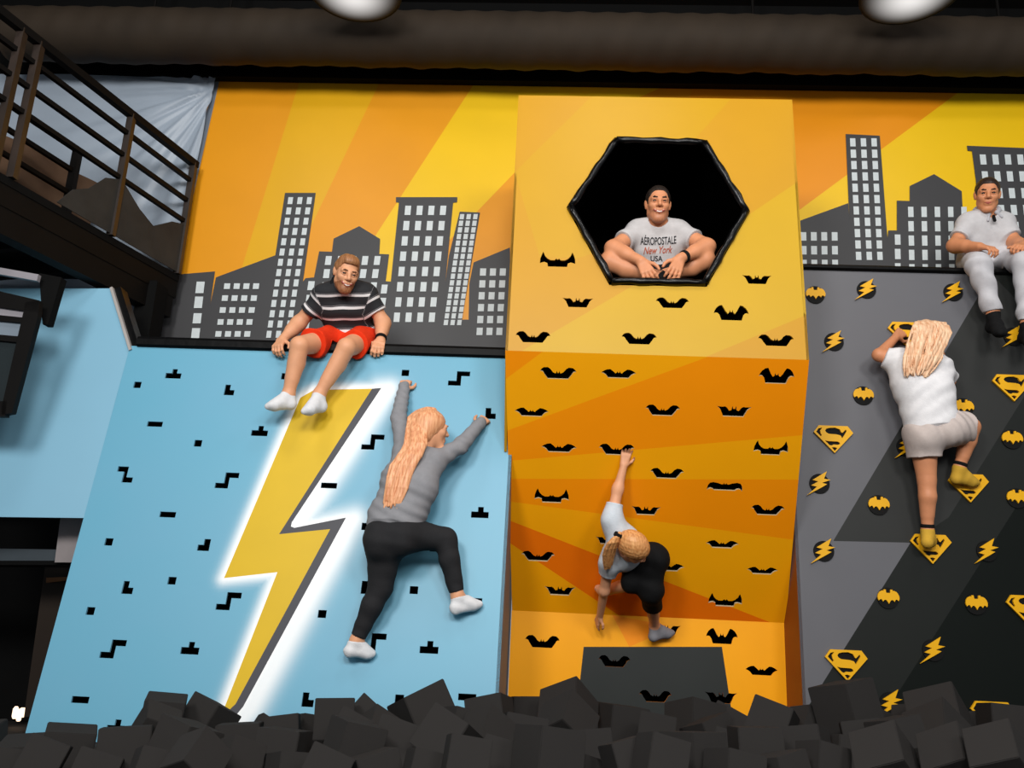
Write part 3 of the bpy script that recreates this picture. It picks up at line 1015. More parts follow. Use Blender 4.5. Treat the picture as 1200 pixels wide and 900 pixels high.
# dark opening under the wing wall
opn = empty('doorway_opening', at(60, 800, 5.6), 'dark opening with a grey lintel under the plain blue wing wall', 'doorway')
OP = Plane(at(60, 800, 5.5), (1, 0, 0), (0, 0, 1))


def op(pts, off=0.0): return [OP.hit(x, y, off) for x, y in pts][::-1]


MB().prism(op([(-120, 590), (-120, 960), (110, 960), (110, 590)], -0.9), (0, 0.05, 0)).build('backing', BLACK, opn)
MB().prism(op([(71, 605), (100, 606), (87, 659), (64, 659)], 0.3), (0, 0.12, 0)).build('lintel_block', mat('pale_grey_block', (150, 142, 142), 0.6), opn)
MB().prism(op([(-120, 641), (-120, 657), (64, 658), (68, 644)], 0.25), (0, 0.1, 0)).build('lintel_ledge', mat('blue_grey_ledge', (64, 72, 78), 0.5), opn)
MB().prism(op([(-120, 657), (-120, 662), (84, 662), (86, 657)], 0.27), (0, 0.3, 0)).build('lintel_soffit', BLACK, opn)
MB().prism(op([(53, 662), (84, 662), (60, 840), (28, 840)], -0.2), (0, 0.2, 0)).build('jamb', mat('dark_brown_jamb', (40, 29, 20), 0.6), opn)
MB().prism(op([(54, 677), (80, 676), (79, 680), (54, 683)], -0.16), (0, 0.03, 0)).build('jamb_fitting', mat('wood_lath', (150, 100, 60), 0.6), opn)
GLOW = emis('warm_lamp_glow', (1.0, 0.72, 0.5), 1.6)
for px, py, w, h in ((18, 835, 6, 13), (26, 835, 8, 10), (37, 832, 4, 6), (22, 842, 5, 6)):
    c = at(px, py, 6.2)
    s = 6.2 / 1000
    lo = MB()
    lo.tube([c + Vector((0, 0, -h * s / 2)), c + Vector((0, 0, -h * s * 0.3)), c + Vector((0, 0, h * s * 0.3)), c + Vector((0, 0, h * s / 2))], [w * s * 0.3, w * s / 2, w * s / 2, w * s * 0.25], 10)
    o = lo.build('far_lamp', GLOW, None, c)
    k = {18: 'leftmost tall', 26: 'middle', 37: 'smallest rightmost', 22: 'lowest'}[px]
    tag(o, '%s small warm lamp glowing in the dark opening under the blue wing wall' % k, 'lamp', 'warm lamps in the dark opening')

# ------------------------------------------------------------------ duct and lamps under the ceiling
V, F = [], []
NL, NR = 260, 40
DC = Vector((0, 5.56, H(4.13)))
for i in range(NL + 1):
    x = -4.3 + 10.0 * i / NL
    for j in range(NR):
        a = 2 * math.pi * j / NR
        r = 0.205 + 0.006 * math.sin(11 * x + 1.3 * math.sin(5 * x)) * (0.5 - 0.5 * math.sin(a)) + 0.004 * math.sin(31 * x + 2 * a)
        V.append((x, DC.y + r * math.cos(a), DC.z + r * math.sin(a)))
for i in range(NL):
    for j in range(NR):
        F.append((i * NR + j, i * NR + (j + 1) % NR, (i + 1) * NR + (j + 1) % NR, (i + 1) * NR + j))
F.append(tuple(range(NR)))
F.append(tuple(NL * NR + j for j in range(NR - 1, -1, -1)))
dd = empty('air_duct', (0, DC.y, DC.z), 'long dark brown cloth air duct running under the ceiling above the mural', 'air duct')
mk('duct_tube', V, F, DUCTM, dd, None, None, True)
for x in (-3.2, -2.6, -1.75, 1.4, 3.2):
    MB().tube([(x, DC.y, DC.z + 0.2), (x, DC.y, CEIL_Z)], 0.012, 8).build('hanger', STEEL_B, dd)

LAMP = emis('lamp_lens', (1.0, 0.97, 0.95), 1.0)
# soft bloom round the lamp put into the emission, fading to the rim
_nt = LAMP.node_tree
_tc = _nt.nodes.new('ShaderNodeTexCoord')
_ln = _nt.nodes.new('ShaderNodeVectorMath')
_ln.operation = 'LENGTH'
_rp = _nt.nodes.new('ShaderNodeMapRange')
_rp.inputs[1].default_value, _rp.inputs[2].default_value = 0.0, 0.31
_rp.inputs[3].default_value, _rp.inputs[4].default_value = 0.85, 0.0
_rp.interpolation_type = 'SMOOTHSTEP'
_nt.links.new(_tc.outputs['Object'], _ln.inputs[0])
_nt.links.new(_ln.outputs['Value'], _rp.inputs[0])
_nt.links.new(_rp.outputs[0], _nt.nodes['Principled BSDF'].inputs['Emission Strength'])
_nt.nodes['Principled BSDF'].inputs['Base Color'].default_value = (0.02, 0.02, 0.02, 1)
_nt.nodes['Principled BSDF'].inputs['Roughness'].default_value = 0.8
for n, (px, py) in enumerate(((415, -10), (1068, -8))):
    c = at(px, py, 4.9)
    c.z = min(c.z, CEIL_Z - 0.3)
    lt = empty('ceiling_lamp', c, ('left' if n == 0 else 'right') + ' round white ceiling lamp at the top edge above the ' + ('blue' if n == 0 else 'grey') + ' climbing wall', 'lamp', 'round ceiling lamps')
    mb = MB()
    prof = [(0.02, 0.30), (0.05, 0.26), (0.10, 0.16), (0.26, 0.05), (0.325, 0.004), (0.315, 0.0)]
    N = 36
    v = []
    for r, z in prof:
        v += [c + Vector((r * math.cos(2 * math.pi * k / N), r * math.sin(2 * math.pi * k / N), z)) for k in range(N)]
    f = [(a * N + k, a * N + (k + 1) % N, (a + 1) * N + (k + 1) % N, (a + 1) * N + k) for a in range(len(prof) - 1) for k in range(N)]
    mk('shade', v, f, mat('lamp_shade_black', (14, 14, 14), 0.7), lt, None, None, True)
    v = [c + Vector((0, 0, -0.035))]
    for r, z in ((0.10, -0.032), (0.21, -0.022), (0.315, 0.003)):
        v += [c + Vector((r * math.cos(2 * math.pi * k / N), r * math.sin(2 * math.pi * k / N), z)) for k in range(N)]
    f = [(0, 1 + (k + 1) % N, 1 + k) for k in range(N)]
    f += [(1 + a * N + k, 1 + a * N + (k + 1) % N, 1 + (a + 1) * N + (k + 1) % N, 1 + (a + 1) * N + k) for a in range(2) for k in range(N)]
    mk('lens', v, f, LAMP, lt, None, None, True)
    MB().tube([c + Vector((0, 0, 0.28)), (c.x, c.y, CEIL_Z)], 0.012, 8).build('rod', STEEL_B, lt)

# ------------------------------------------------------------------ foam cubes in the pit
#  (px, py, size px, turn, tip, roll, row)   row 0 against the walls ... 3 nearest
CUB = [
    (191, 840, 46, 20, -8, 4, 0), (243, 846, 46, -28, 22, 16, 0), (182, 855, 44, 35, -25, 20, 1), (280, 874, 50, 12, 4, -4, 1), (392, 842, 46, 12, 6, -2, 0), (362, 858, 34, 40, 10, 10, 0),
    (432, 846, 40, -30, 30, 28, 0), (497, 838, 56, 38, 18, -22, 0), (441, 858, 36, 30, 35, 30, 1), (575, 842, 46, -14, 12, -14, 0), (614, 840, 44, 25, 8, 0, 0), (666, 836, 52, 45, 28, 38, 0),
    (664, 850, 50, 25, 35, 40, 1), (728, 852, 48, 20, 2, 6, 0), (769, 860, 42, -8, 10, 8, 1), (815, 852, 52, 30, 14, 12, 0), (854, 858, 46, -24, 20, 24, 0), (833, 866, 44, 35, 16, -16, 1),
    (904, 850, 46, -30, 20, 16, 0), (932, 858, 30, 10, 20, 10, 0), (992, 828, 54, 36, 10, -8, 0), (967, 858, 46, 40, 32, 38, 0), (946, 852, 26, 20, 12, 30, 0), (1012, 868, 44, -14, 8, -10, 1),
    (1102, 846, 62, 42, 24, 42, 0), (1100, 866, 56, 20, 34, 40, 1), (1148, 856, 40, 10, 14, -6, 0), (1180, 852, 48, -6, 6, 3, 0), (1052, 866, 46, 20, 10, -10, 1),
    (1070, 848, 34, 30, 10, 20, 0),
    (78, 882, 56, 28, -4, 4, 2), (146, 882, 58, 22, 6, -3, 2), (215, 876, 56, -30, 14, 10, 2), (330, 882, 52, -4, 6, 3, 2), (414, 874, 54, 34, -2, 12, 2),
    (470, 876, 54, -18, 18, 12, 2), (524, 868, 54, -30, 26, 22, 2), (570, 862, 46, 34, 24, 34, 1), (612, 866, 50, 8, 10, 8, 1), (546, 890, 48, 12, 10, 8, 3), (590, 892, 46, -14, 14, 10, 3),
    (642, 886, 62, 32, 6, 8, 3), (692, 880, 46, 8, 10, -6, 2), (736, 892, 44, 20, 12, -14, 3), (774, 890, 42, 16, 10, 14, 3), (813, 888, 56, 36, 6, 2, 3), (886, 880, 52, 3, 5, -2, 2),
    (942, 882, 54, -28, 10, -10, 2), (992, 890, 48, 14, 8, 8, 2), (964, 897, 40, 20, 10, 14, 3), (1038, 892, 56, 40, 28, 40, 3), (1116, 890, 52, 30, 30, 36, 3), (1172, 888, 54, 36, 26, 40, 3),
    (230, 892, 50, 40, 26, 42, 3), (276, 894, 46, 44, 18, 20, 3), (50, 890, 44, 20, 10, 20, 3), (860, 882, 44, -20, 12, 10, 2), (310, 862, 36, 20, 12, 30, 0), (332, 858, 34, 12, 8, -8, 0), (702, 858, 34, 40, 20, 20, 0), (1022, 850, 30, 25, 20, 20, 0), (652, 868, 40, 20, 18, 20, 1), (540, 852, 36, 30, 8, 14, 1), (408, 858, 34, 10, 16, 26, 1),
    (16, 905, 50, 30, 8, 10, 3), (110, 908, 50, 20, 12, 16, 3), (380, 905, 52, 10, 10, 22, 3), (440, 910, 52, 30, 8, -14, 3), (500, 908, 50, 18, 10, 12, 3), (340, 910, 50, 38, 12, 6, 3), (680, 912, 50, 14, 8, 16, 3), (740, 914, 52, 30, 14, 20, 3), (860, 910, 52, 22, 10, 12, 3), (915, 912, 52, 36, 12, -8, 3), (1080, 912, 50, 20, 16, 12, 3), (1195, 910, 54, 24, 10, 18, 3), (180, 908, 52, 30, 14, 14, 3),
]


def wall_y(px):
    if px < 590: return 4.70
    if px < 925: return 5.6
    return 5.28


def wallclear(px, row):
    base = wall_y(px)
    return base - 0.24 - (base - 3.55 - 0.24) * (row / 3.0) * 0.95


cubes = []


def obb_hit(A, B):
    Ra, Rb, ca, cb, ha, hb = A[1], B[1], A[0], B[0], A[2], B[2]
    T = cb - ca
    axes = [Ra.col[i] for i in range(3)] + [Rb.col[i] for i in range(3)]
    for i in range(3):
        for j in range(3):
            c = Ra.col[i].cross(Rb.col[j])
            if c.length > 1e-4: axes.append(c.normalized())
    for ax in axes:
        ra = sum(abs(Ra.col[i].dot(ax)) for i in range(3)) * ha
        rb = sum(abs(Rb.col[i].dot(ax)) for i in range(3)) * hb
        if abs(T.dot(ax)) > ra + rb: return False
    return True


random.seed(11)
order = sorted(range(len(CUB)), key=lambda k: (CUB[k][6], -CUB[k][1]))
for k in order:
    px, py, sz, a, t, r, row = CUB[k]
    R = Euler((math.radians(-t), math.radians(r), math.radians(a)), 'XYZ').to_matrix()
    Y = wallclear(px, row)
    size = min(0.25, max(0.15, sz * Y / 1000 * 0.93))
    while True:
        c = at(px, py, Y)
        size = min(0.25, max(0.15, sz * Y / 1000 * 0.93))
        cand = (c, R, size / 2 + 0.002)
        if not any(obb_hit(cand, q) for q in cubes): break
        Y -= 0.02
        if Y < 2.2: break
    cubes.append((c, R, size / 2, k, px, row))
# a bed of further cubes just under the visible ones
bed = []
for iy in range(8):
    for ix in range(26):
        x = -2.85 + ix * 0.262 + (0.1 if iy % 2 else 0) + random.uniform(-.02, .02)
        y = 3.0 + iy * 0.27 + random.uniform(-.02, .02)
        if y > (4.54 if x < -0.1 else (5.4 if x < 1.5 else 5.05)): continue
        R = Euler((random.uniform(-.25, .25), random.uniform(-.25, .25), random.uniform(-1, 1)), 'XYZ').to_matrix()
        c = Vector((x, y, H(-0.80 + 0.02 * random.uniform(-1, 1))))
        s = 0.107
        ok = False
        for tries in range(6):
            cand = (c, R, s)
            if not any((q[0] - c).length < 0.42 and obb_hit(cand, q) for q in cubes + bed):
                ok = True
                break
            c = c - Vector((0, 0, 0.02))
            R = Euler((R.to_euler().x * .6, R.to_euler().y * .6, R.to_euler().z), 'XYZ').to_matrix()
        if ok and c.z - s > FL: bed.append((c, R, 0.105, None, proj(c)[0], 4))
for q in list(cubes):
    if q[5] > 1: continue
    for hs in (0.09, 0.075, 0.06):
        done = False
        for dz in (0.16, 0.18, 0.20, 0.22, 0.24, 0.26, 0.28, 0.31):
            c = q[0] - Vector((random.uniform(-.06, .06), random.uniform(-.06, .06), dz))
            R = Euler((random.uniform(-.2, .2), random.uniform(-.2, .2), random.uniform(-1, 1)), 'XYZ').to_matrix()
            if c.z - hs * 1.3 > FL and c.y + hs * 1.5 < wall_y(proj(c)[0]) and not any((z[0] - c).length < 0.42 and obb_hit((c, R, hs + .002), z) for z in cubes + bed):
                bed.append((c, R, hs, None, proj(c)[0], 4))
                done = True
                break
        if done: break


def foam_mesh():
    import bmesh
    bm = bmesh.new()
    bmesh.ops.create_cube(bm, size=2.0)
    bmesh.ops.bevel(bm, geom=bm.edges[:], offset=0.035, segments=2, affect='EDGES')
    me = bpy.data.meshes.new('foam_cube')
    bm.to_mesh(me)
    bm.free()
    me.materials.append(FOAM)
    return me


FCM = foam_mesh()
ROWN = {0: 'back row', 1: 'second row', 2: 'third row', 3: 'front row', 4: 'bottom layer'}
sect = lambda px: 'blue' if px < 592 else ('yellow' if px < 928 else 'grey')
for q in cubes + bed:
    c, R, hs, k, px, row = q
    o = bpy.data.objects.new('foam_cube', FCM)
    COL.objects.link(o)
    o.matrix_world = Matrix.Translation(c) @ R.to_4x4() @ Matrix.Diagonal((hs, hs, hs, 1))
    LOC[o.name] = c
    if row < 4:
        peers = sorted((z[4], z[3]) for z in cubes if z[5] == row and sect(z[4]) == sect(px))
        n = peers.index((px, k))
        if len(peers) == 1: pos = 'only'
        elif n == 0: pos = 'first from left'
        elif n == len(peers) - 1: pos = 'last from left'
        else: pos = NTH[n] + ' from left'
        tag(o, 'dark grey foam cube below the %s wall, %s, %s' % (sect(px), ROWN[row], pos), 'foam cube', 'foam cubes in the pit')
    else:
        tag(o, 'dark grey foam cube deep in the pit, mostly hidden under the top cubes', 'foam cube', 'buried foam cubes in the pit')

# ------------------------------------------------------------------ people: smooth blended bodies
def A3(p): return np.array(p, dtype=np.float32)


def nrm(v):
    v = np.array(v, dtype=np.float64)
    return (v / (np.linalg.norm(v) + 1e-12)).astype(np.float32)


def cone(a, b, ra, rb=None, k=0.02, flat=None, cut=(), op='add'):
    """tapered limb from a to b; flat=(axis, factor) squashes it along an axis"""
    return dict(t='c', a=A3(a), b=A3(b), ra=ra, rb=ra if rb is None else rb, k=k, flat=flat, cut=cut, op=op)


def ell(c, r, axes=None, k=0.02, cut=(), op='add'):
    return dict(t='e', c=A3(c), r=A3(r), ax=None if axes is None else [nrm(q) for q in axes], k=k, cut=cut, op=op)


def bounds(p):
    if p['t'] == 'c':
        r = max(p['ra'], p['rb'])
        return np.minimum(p['a'], p['b']) - r, np.maximum(p['a'], p['b']) + r
    r = float(max(p['r']))
    return p['c'] - r, p['c'] + r


def evalp(p, X, Y, Z):
    if p['t'] == 'c':
        a, ab = p['a'], p['b'] - p['a']
        L2 = float(ab @ ab) + 1e-12
        dx, dy, dz = X - a[0], Y - a[1], Z - a[2]
        t = np.clip((dx * ab[0] + dy * ab[1] + dz * ab[2]) / L2, 0, 1)
        dx, dy, dz = dx - ab[0] * t, dy - ab[1] * t, dz - ab[2] * t
        s2 = dx * dx + dy * dy + dz * dz
        if p['flat'] is not None:
            n, f = p['flat']
            n = nrm(n)
            q = dx * n[0] + dy * n[1] + dz * n[2]
            s2 = s2 + q * q * (f * f - 1)
        d = np.sqrt(s2) - (p['ra'] + (p['rb'] - p['ra']) * t)
    else:
        c, r = p['c'], p['r']
        dx, dy, dz = X - c[0], Y - c[1], Z - c[2]
        if p['ax'] is None: u, v, w = dx, dy, dz
        else: u, v, w = [dx * q[0] + dy * q[1] + dz * q[2] for q in p['ax']]
        k0 = np.sqrt((u / r[0]) ** 2 + (v / r[1]) ** 2 + (w / r[2]) ** 2)
        k1 = np.sqrt((u / r[0] ** 2) ** 2 + (v / r[1] ** 2) ** 2 + (w / r[2] ** 2) ** 2) + 1e-9
        d = k0 * (k0 - 1) / k1
    for pt, n in p['cut']:
        n = nrm(n)
        d = np.maximum(d, (X - pt[0]) * n[0] + (Y - pt[1]) * n[1] + (Z - pt[2]) * n[2])
    return d


def surf(prims, vox=0.005, cuts=(), noise=None):
    """mesh of the smooth union of prims (surface nets); cuts: functions of (X,Y,Z) to intersect with"""
    lo = np.min([bounds(p)[0] for p in prims if p['op'] == 'add'], axis=0) - 0.03
    hi = np.max([bounds(p)[1] for p in prims if p['op'] == 'add'], axis=0) + 0.03
    n = np.ceil((hi - lo) / vox).astype(int) + 1
    gx, gy, gz = [(lo[i] + vox * np.arange(n[i])).astype(np.float32) for i in range(3)]
    D = np.full(tuple(n), 0.25, dtype=np.float32)
    for p in prims:
        bl, bh = bounds(p)
        m = p['k'] + 2.5 * vox + 0.02
        i0 = np.clip(np.floor((bl - m - lo) / vox).astype(int), 0, n - 1)
        i1 = np.clip(np.ceil((bh + m - lo) / vox).astype(int) + 1, 1, n)
        sl = tuple(slice(a, b) for a, b in zip(i0, i1))
        d = evalp(p, gx[sl[0], None, None], gy[None, sl[1], None], gz[None, None, sl[2]])
        s = D[sl]
        k = p['k']
        if p['op'] == 'add':
            h = np.maximum(k - np.abs(s - d), 0) / k
            D[sl] = np.minimum(s, d) - h * h * k * 0.25
        else:
            h = np.maximum(k - np.abs(s + d), 0) / k
            D[sl] = np.maximum(s, -d) + h * h * k * 0.25
    X, Y, Z = gx[:, None, None], gy[None, :, None], gz[None, None, :]
    if noise is not None: D = D + noise(X, Y, Z)
    for c in cuts: D = np.maximum(D, c(X, Y, Z))
    S = D < 0
    cnt = np.zeros(tuple(n - 1), dtype=np.int8)
    for a in (0, 1):
        for b in (0, 1):
            for c in (0, 1):
                cnt += S[a:n[0] - 1 + a, b:n[1] - 1 + b, c:n[2] - 1 + c]
    act = (cnt > 0) & (cnt < 8)
    ii = np.argwhere(act)
    num = np.full(tuple(n - 1), -1, dtype=np.int32)
    num[act] = np.arange(len(ii))
    cs = {}
    for a in (0, 1):
        for b in (0, 1):
            for c in (0, 1): cs[(a, b, c)] = D[ii[:, 0] + a, ii[:, 1] + b, ii[:, 2] + c]
    acc = np.zeros((len(ii), 3), dtype=np.float64)
    w = np.zeros(len(ii))
    for ax in range(3):
        for u in (0, 1):
            for v in (0, 1):
                k0 = [0, 0, 0]
                o = [q for q in range(3) if q != ax]
                k0[o[0]], k0[o[1]] = u, v
                k1 = list(k0)
                k1[ax] = 1
                d0, d1 = cs[tuple(k0)], cs[tuple(k1)]
                cr = (d0 < 0) != (d1 < 0)
                t = np.where(cr, d0 / np.where(cr, d0 - d1, 1), 0)
                for q in range(3):
                    acc[:, q] += np.where(cr, (t if q == ax else k0[q]), 0)
                w += cr
    P = (ii + acc / w[:, None]) * vox + lo
    if CLAMP is not None: P = CLAMP(P)
    Q = []
    for ax in range(3):
        o = [q for q in range(3) if q != ax]
        sl0 = [slice(1, -1)] * 3
        sl1 = [slice(1, -1)] * 3
        sl0[ax] = slice(0, -1)
        sl1[ax] = slice(1, None)
        A, B = S[tuple(sl0)], S[tuple(sl1)]
        e = np.argwhere(A != B)
        e_in = A[e[:, 0], e[:, 1], e[:, 2]]
        base = e.copy()
        base[:, o[0]] += 1
        base[:, o[1]] += 1
        def cell(du, dv):
            c = base.copy()
            c[:, o[0]] += du
            c[:, o[1]] += dv
            return num[c[:, 0], c[:, 1], c[:, 2]]
        q = np.stack([cell(-1, -1), cell(0, -1), cell(0, 0), cell(-1, 0)], 1)
        flip = e_in if ax != 1 else ~e_in
        q[~flip] = q[~flip][:, ::-1]
        Q.append(q)
    Q = np.concatenate(Q)
    Q = Q[(Q >= 0).all(1)]
    return P, Q


def wob(amp, f, seed=0, d=(0.3, 0.2, 1.0), warp=1.0):
    """cloth folds: warped waves running along direction d"""
    r = np.random.RandomState(seed)
    ph = r.uniform(0, 6.28, 8)
    d = nrm(d)

    def fn(X, Y, Z):
        s = X * d[0] + Y * d[1] + Z * d[2]
        q = np.sin(9 * X + ph[0]) + np.sin(11 * Y + 7 * Z + ph[1]) + np.sin(8 * Z - 6 * X + ph[2])
        return (amp * (np.sin(f * s + warp * 1.3 * q + ph[3]) * (0.6 + 0.4 * np.sin(7 * X + 9 * Z + ph[4])) + 0.5 * np.sin(0.53 * f * s - 1.7 * warp * q + ph[5]))).astype(np.float32)
    return fn


def hand(P, w, d, back, thumb, curl=(20, 35, 30), s=1.0, spread=6, tcurl=0.2, fl=None):
    """palm, four fingers and a thumb; d towards the fingers, back = back of the hand, thumb = thumb side"""
    d = nrm(d)
    back = nrm(np.array(back) - d * float(np.dot(back, d)))
    th = nrm(np.cross(d, back))
    if float(np.dot(th, thumb)) < 0: th = -th
    w = A3(w)
    kn = []
    for i in range(4):
        sd = (0.030 - 0.020 * i) * s
        kb = w + d * (0.088 - 0.004 * abs(i - 1)) * s + th * sd
        kn.append(kb)
        P.append(cone(w + th * sd * 0.55 + d * 0.01, kb, 0.0165 * s, 0.0115 * s, 0.012))
    L = [0.070, 0.078, 0.073, 0.057]
    for i in range(4):
        a = 0
        p = kn[i]
        sp = math.radians(spread * (1.5 - i))
        dd = nrm(d * math.cos(sp) + th * math.sin(sp))
        for j, fr_ in enumerate((0.46, 0.30, 0.26)):
            c_ = curl[j] if not callable(curl) else curl(i, j)
            a += math.radians(c_)
            q = p + (dd * math.cos(a) - back * math.sin(a)) * L[i] * fr_ * s
            P.append(cone(p, q, (0.0098 - 0.0009 * j) * s, (0.0089 - 0.0009 * j) * s, 0.006))
            p = q
    p = w + d * 0.022 * s + th * 0.026 * s - back * 0.004
    t1 = p + (d * 0.55 + th * 0.75 - back * 0.25 * (1 + tcurl)) * 0.042 * s
    t2 = t1 + (d * (0.85 - tcurl * .3) + th * 0.38 - back * 0.3 * tcurl * 2) * 0.030 * s
    t3 = t2 + (d * 0.95 + th * (0.15 - tcurl * .4) - back * 0.3 * tcurl * 2) * 0.024 * s
    P.append(cone(w + d * 0.012 * s, p, 0.015 * s, 0.014 * s, 0.01))
    P.append(cone(p, t1, 0.0135 * s, 0.0115 * s, 0.008))
    P.append(cone(t1, t2, 0.0112 * s, 0.0100 * s, 0.006))
    P.append(cone(t2, t3, 0.0098 * s, 0.0080 * s, 0.005))


def foot(ankle, toe, heel, g=0.0, s=1.0, low=False):
    """foot from ankle, heel and toe tip"""
    ankle, toe, heel = A3(ankle), A3(toe), A3(heel)
    ball = heel + (toe - heel) * 0.70
    mid = heel + (toe - heel) * 0.42 + (ankle - heel) * 0.35
    d = nrm(toe - heel)
    up = nrm((ankle - heel) - d * float(np.dot(ankle - heel, d)))
    sidev = nrm(np.cross(d, up))
    P = [cone(heel + d * 0.024, ball, 0.027 * s + g, 0.025 * s + g, 0.03),
         cone(ball + sidev * 0.014, toe - d * 0.020 + sidev * 0.012, 0.023 * s + g, 0.017 * s + g, 0.025),
         cone(ball - sidev * 0.016, toe - d * 0.034 - sidev * 0.018, 0.021 * s + g, 0.014 * s + g, 0.025),
         cone(ankle, mid, 0.031 * s + g, 0.030 * s + g, 0.03),
         cone(mid, ball + up * 0.004, 0.030 * s + g, 0.024 * s + g, 0.03),
         cone(ankle, heel + up * 0.010 + d * 0.02, 0.031 * s + g, 0.027 * s + g, 0.03)]
    if low:
        cp = ankle + (heel - ankle) * 0.22
        for q in P: q['cut'] = [(cp, up)]
    return P


def hairline(h, front=.072, temple=.046, back=-.062, side=-.004, ph=0.0):
    """keep the region above a man's hairline"""
    def fn(X, Y, Z):
        dx, dy, dz = X - h.c[0], Y - h.c[1], Z - h.c[2]
        x = (dx * h.r[0] + dy * h.r[1] + dz * h.r[2]) / h.s
        y = (dx * h.f[0] + dy * h.f[1] + dz * h.f[2]) / h.s
        z = (dx * h.u[0] + dy * h.u[1] + dz * h.u[2]) / h.s
        zh = np.interp(y, [-.06, -.025, .008, .030, .040, .052, .064, .12], [back, back * .8, side - .012, side, temple * .7, temple, front - .004, front]).astype(np.float32)
        zh = zh + np.maximum(0, np.abs(x) - .045) * np.where(y > .05, -.6, 0)
        return (zh - z).astype(np.float32)
    return fn


def scalp_strands(h, tie, n, r, reach=2.0, seed=1, infl=1.05, wavy=.06):
    """strands combed over the scalp from one point; tie is a local direction"""
    rs = np.random.RandomState(seed)
    t = nrm(tie)
    a = nrm(np.cross(t, (0.3, 0.9, 0.2)))
    b = np.cross(t, a)
    P = []
    for i in range(n):
        ph = 2 * math.pi * i / n + rs.uniform(-.05, .05)
        e = a * math.cos(ph) + b * math.sin(ph)
        L_ = reach * rs.uniform(.85, 1.0)
        prev = None
        for k in range(9):
            th = L_ * k / 8
            d = t * math.cos(th) + (e * math.cos(wavy * math.sin(3 * th + i)) + np.cross(t, e) * math.sin(wavy * math.sin(3 * th + i))) * math.sin(th)
            q = h.L(d[0] * .076 * infl, -.014 + d[1] * .098 * infl, .030 + d[2] * .088 * infl)
            if prev is not None: P.append(cone(prev, q, r, r, .004))
            prev = q
    return P


class Head:
    def __init__(s, c, fwd, up, size=1.0):
        s.c = A3(c)
        s.f = nrm(fwd)
        s.u = nrm(np.array(up) - s.f * float(np.dot(up, s.f)))
        s.r = nrm(np.cross(s.f, s.u))
        s.s = size

    def L(s, x, y, z): return s.c + (s.r * x + s.f * y + s.u * z) * s.s

    def E(s, c, r, k=0.02, op='add', g=0.0):
        return ell(s.L(*c), np.array(r) * s.s + g, [s.r, s.f, s.u], k, op=op)

    def C(s, a, b, ra, rb, k=0.015, g=0.0): return cone(s.L(*a), s.L(*b), ra * s.s + g, rb * s.s + g, k)

    def prims(s, g=0.0, ears=True, face=True):
        P = [s.E((0, -.014, .036), (.075, .096, .084), .02, g=g), s.E((0, .022, -.035), (.057, .070, .080), .03, g=g)]
        P.append(s.E((0, .066, -.098), (.026, .024, .022), .025, g=g))
        for q in (-1, 1):
            P.append(s.C((q * .044, .004, -.052), (q * .016, .062, -.098), .019, .017, .025, g))
            P.append(s.E((q * .036, .062, -.018), (.025, .024, .022), .025, g=g))
        if face:
            P.append(s.C((-.040, .080, .024), (.040, .080, .024), .013, .013, .02))
            for q in (-1, 1): P.append(s.E((q * .031, .103, .006), (.018, .014, .010), .012, 'sub'))
            P.append(s.C((0, .090, .016), (0, .112, -.020), .0095, .0125, .014))
            for q in (-1, 1): P.append(s.E((q * .013, .098, -.026), (.0085, .011, .008), .008))
            P.append(s.E((0, .088, -.050), (.026, .012, .010), .012))
            P.append(s.E((0, .087, -.068), (.022, .012, .009), .012))
        if ears:
            for q in (-1, 1):
                P.append(s.E((q * .074, -.006, .000), (.008, .017, .028), .012))
                P.append(s.E((q * .079, -.012, .010), (.005, .012, .017), .008))
        return P

    def cut(s, n, d0):
        """half space: keep where n.(local) > d0"""
        nn = s.r * n[0] + s.f * n[1] + s.u * n[2]
        o = float(np.dot(nn, s.c)) + d0 * s.s
        return lambda X, Y, Z: o - (X * nn[0] + Y * nn[1] + Z * nn[2])


SKIN = {}


def skin(name, rgb): return mat(name, rgb, 0.5, 0.04, 25.0, 0.35)


def cloth(name, rgb, **kw): return mat(name, rgb, 0.85, 0.05, 30.0, 0.15, 0.15, 160.0, **kw)


def sphere(c, r, n=12):
    V, F = [], []
    c = Vector([float(x) for x in c])
    for i in range(n + 1):
        for j in range(2 * n):
            a, b = math.pi * i / n, math.pi * j / n
            V.append(c + Vector((r * math.sin(a) * math.cos(b), r * math.sin(a) * math.sin(b), r * math.cos(a))))
    for i in range(n):
        for j in range(2 * n):
            F.append((i * 2 * n + j, (i + 1) * 2 * n + j, (i + 1) * 2 * n + (j + 1) % (2 * n), i * 2 * n + (j + 1) % (2 * n)))
    return V, F


EYE_W = mat('eye_white', (232, 228, 222), 0.2, 0.02)
EYE_D = mat('eye_iris', (44, 34, 28), 0.15, 0.1)
TEETH = mat('teeth', (238, 232, 222), 0.3, 0.02)


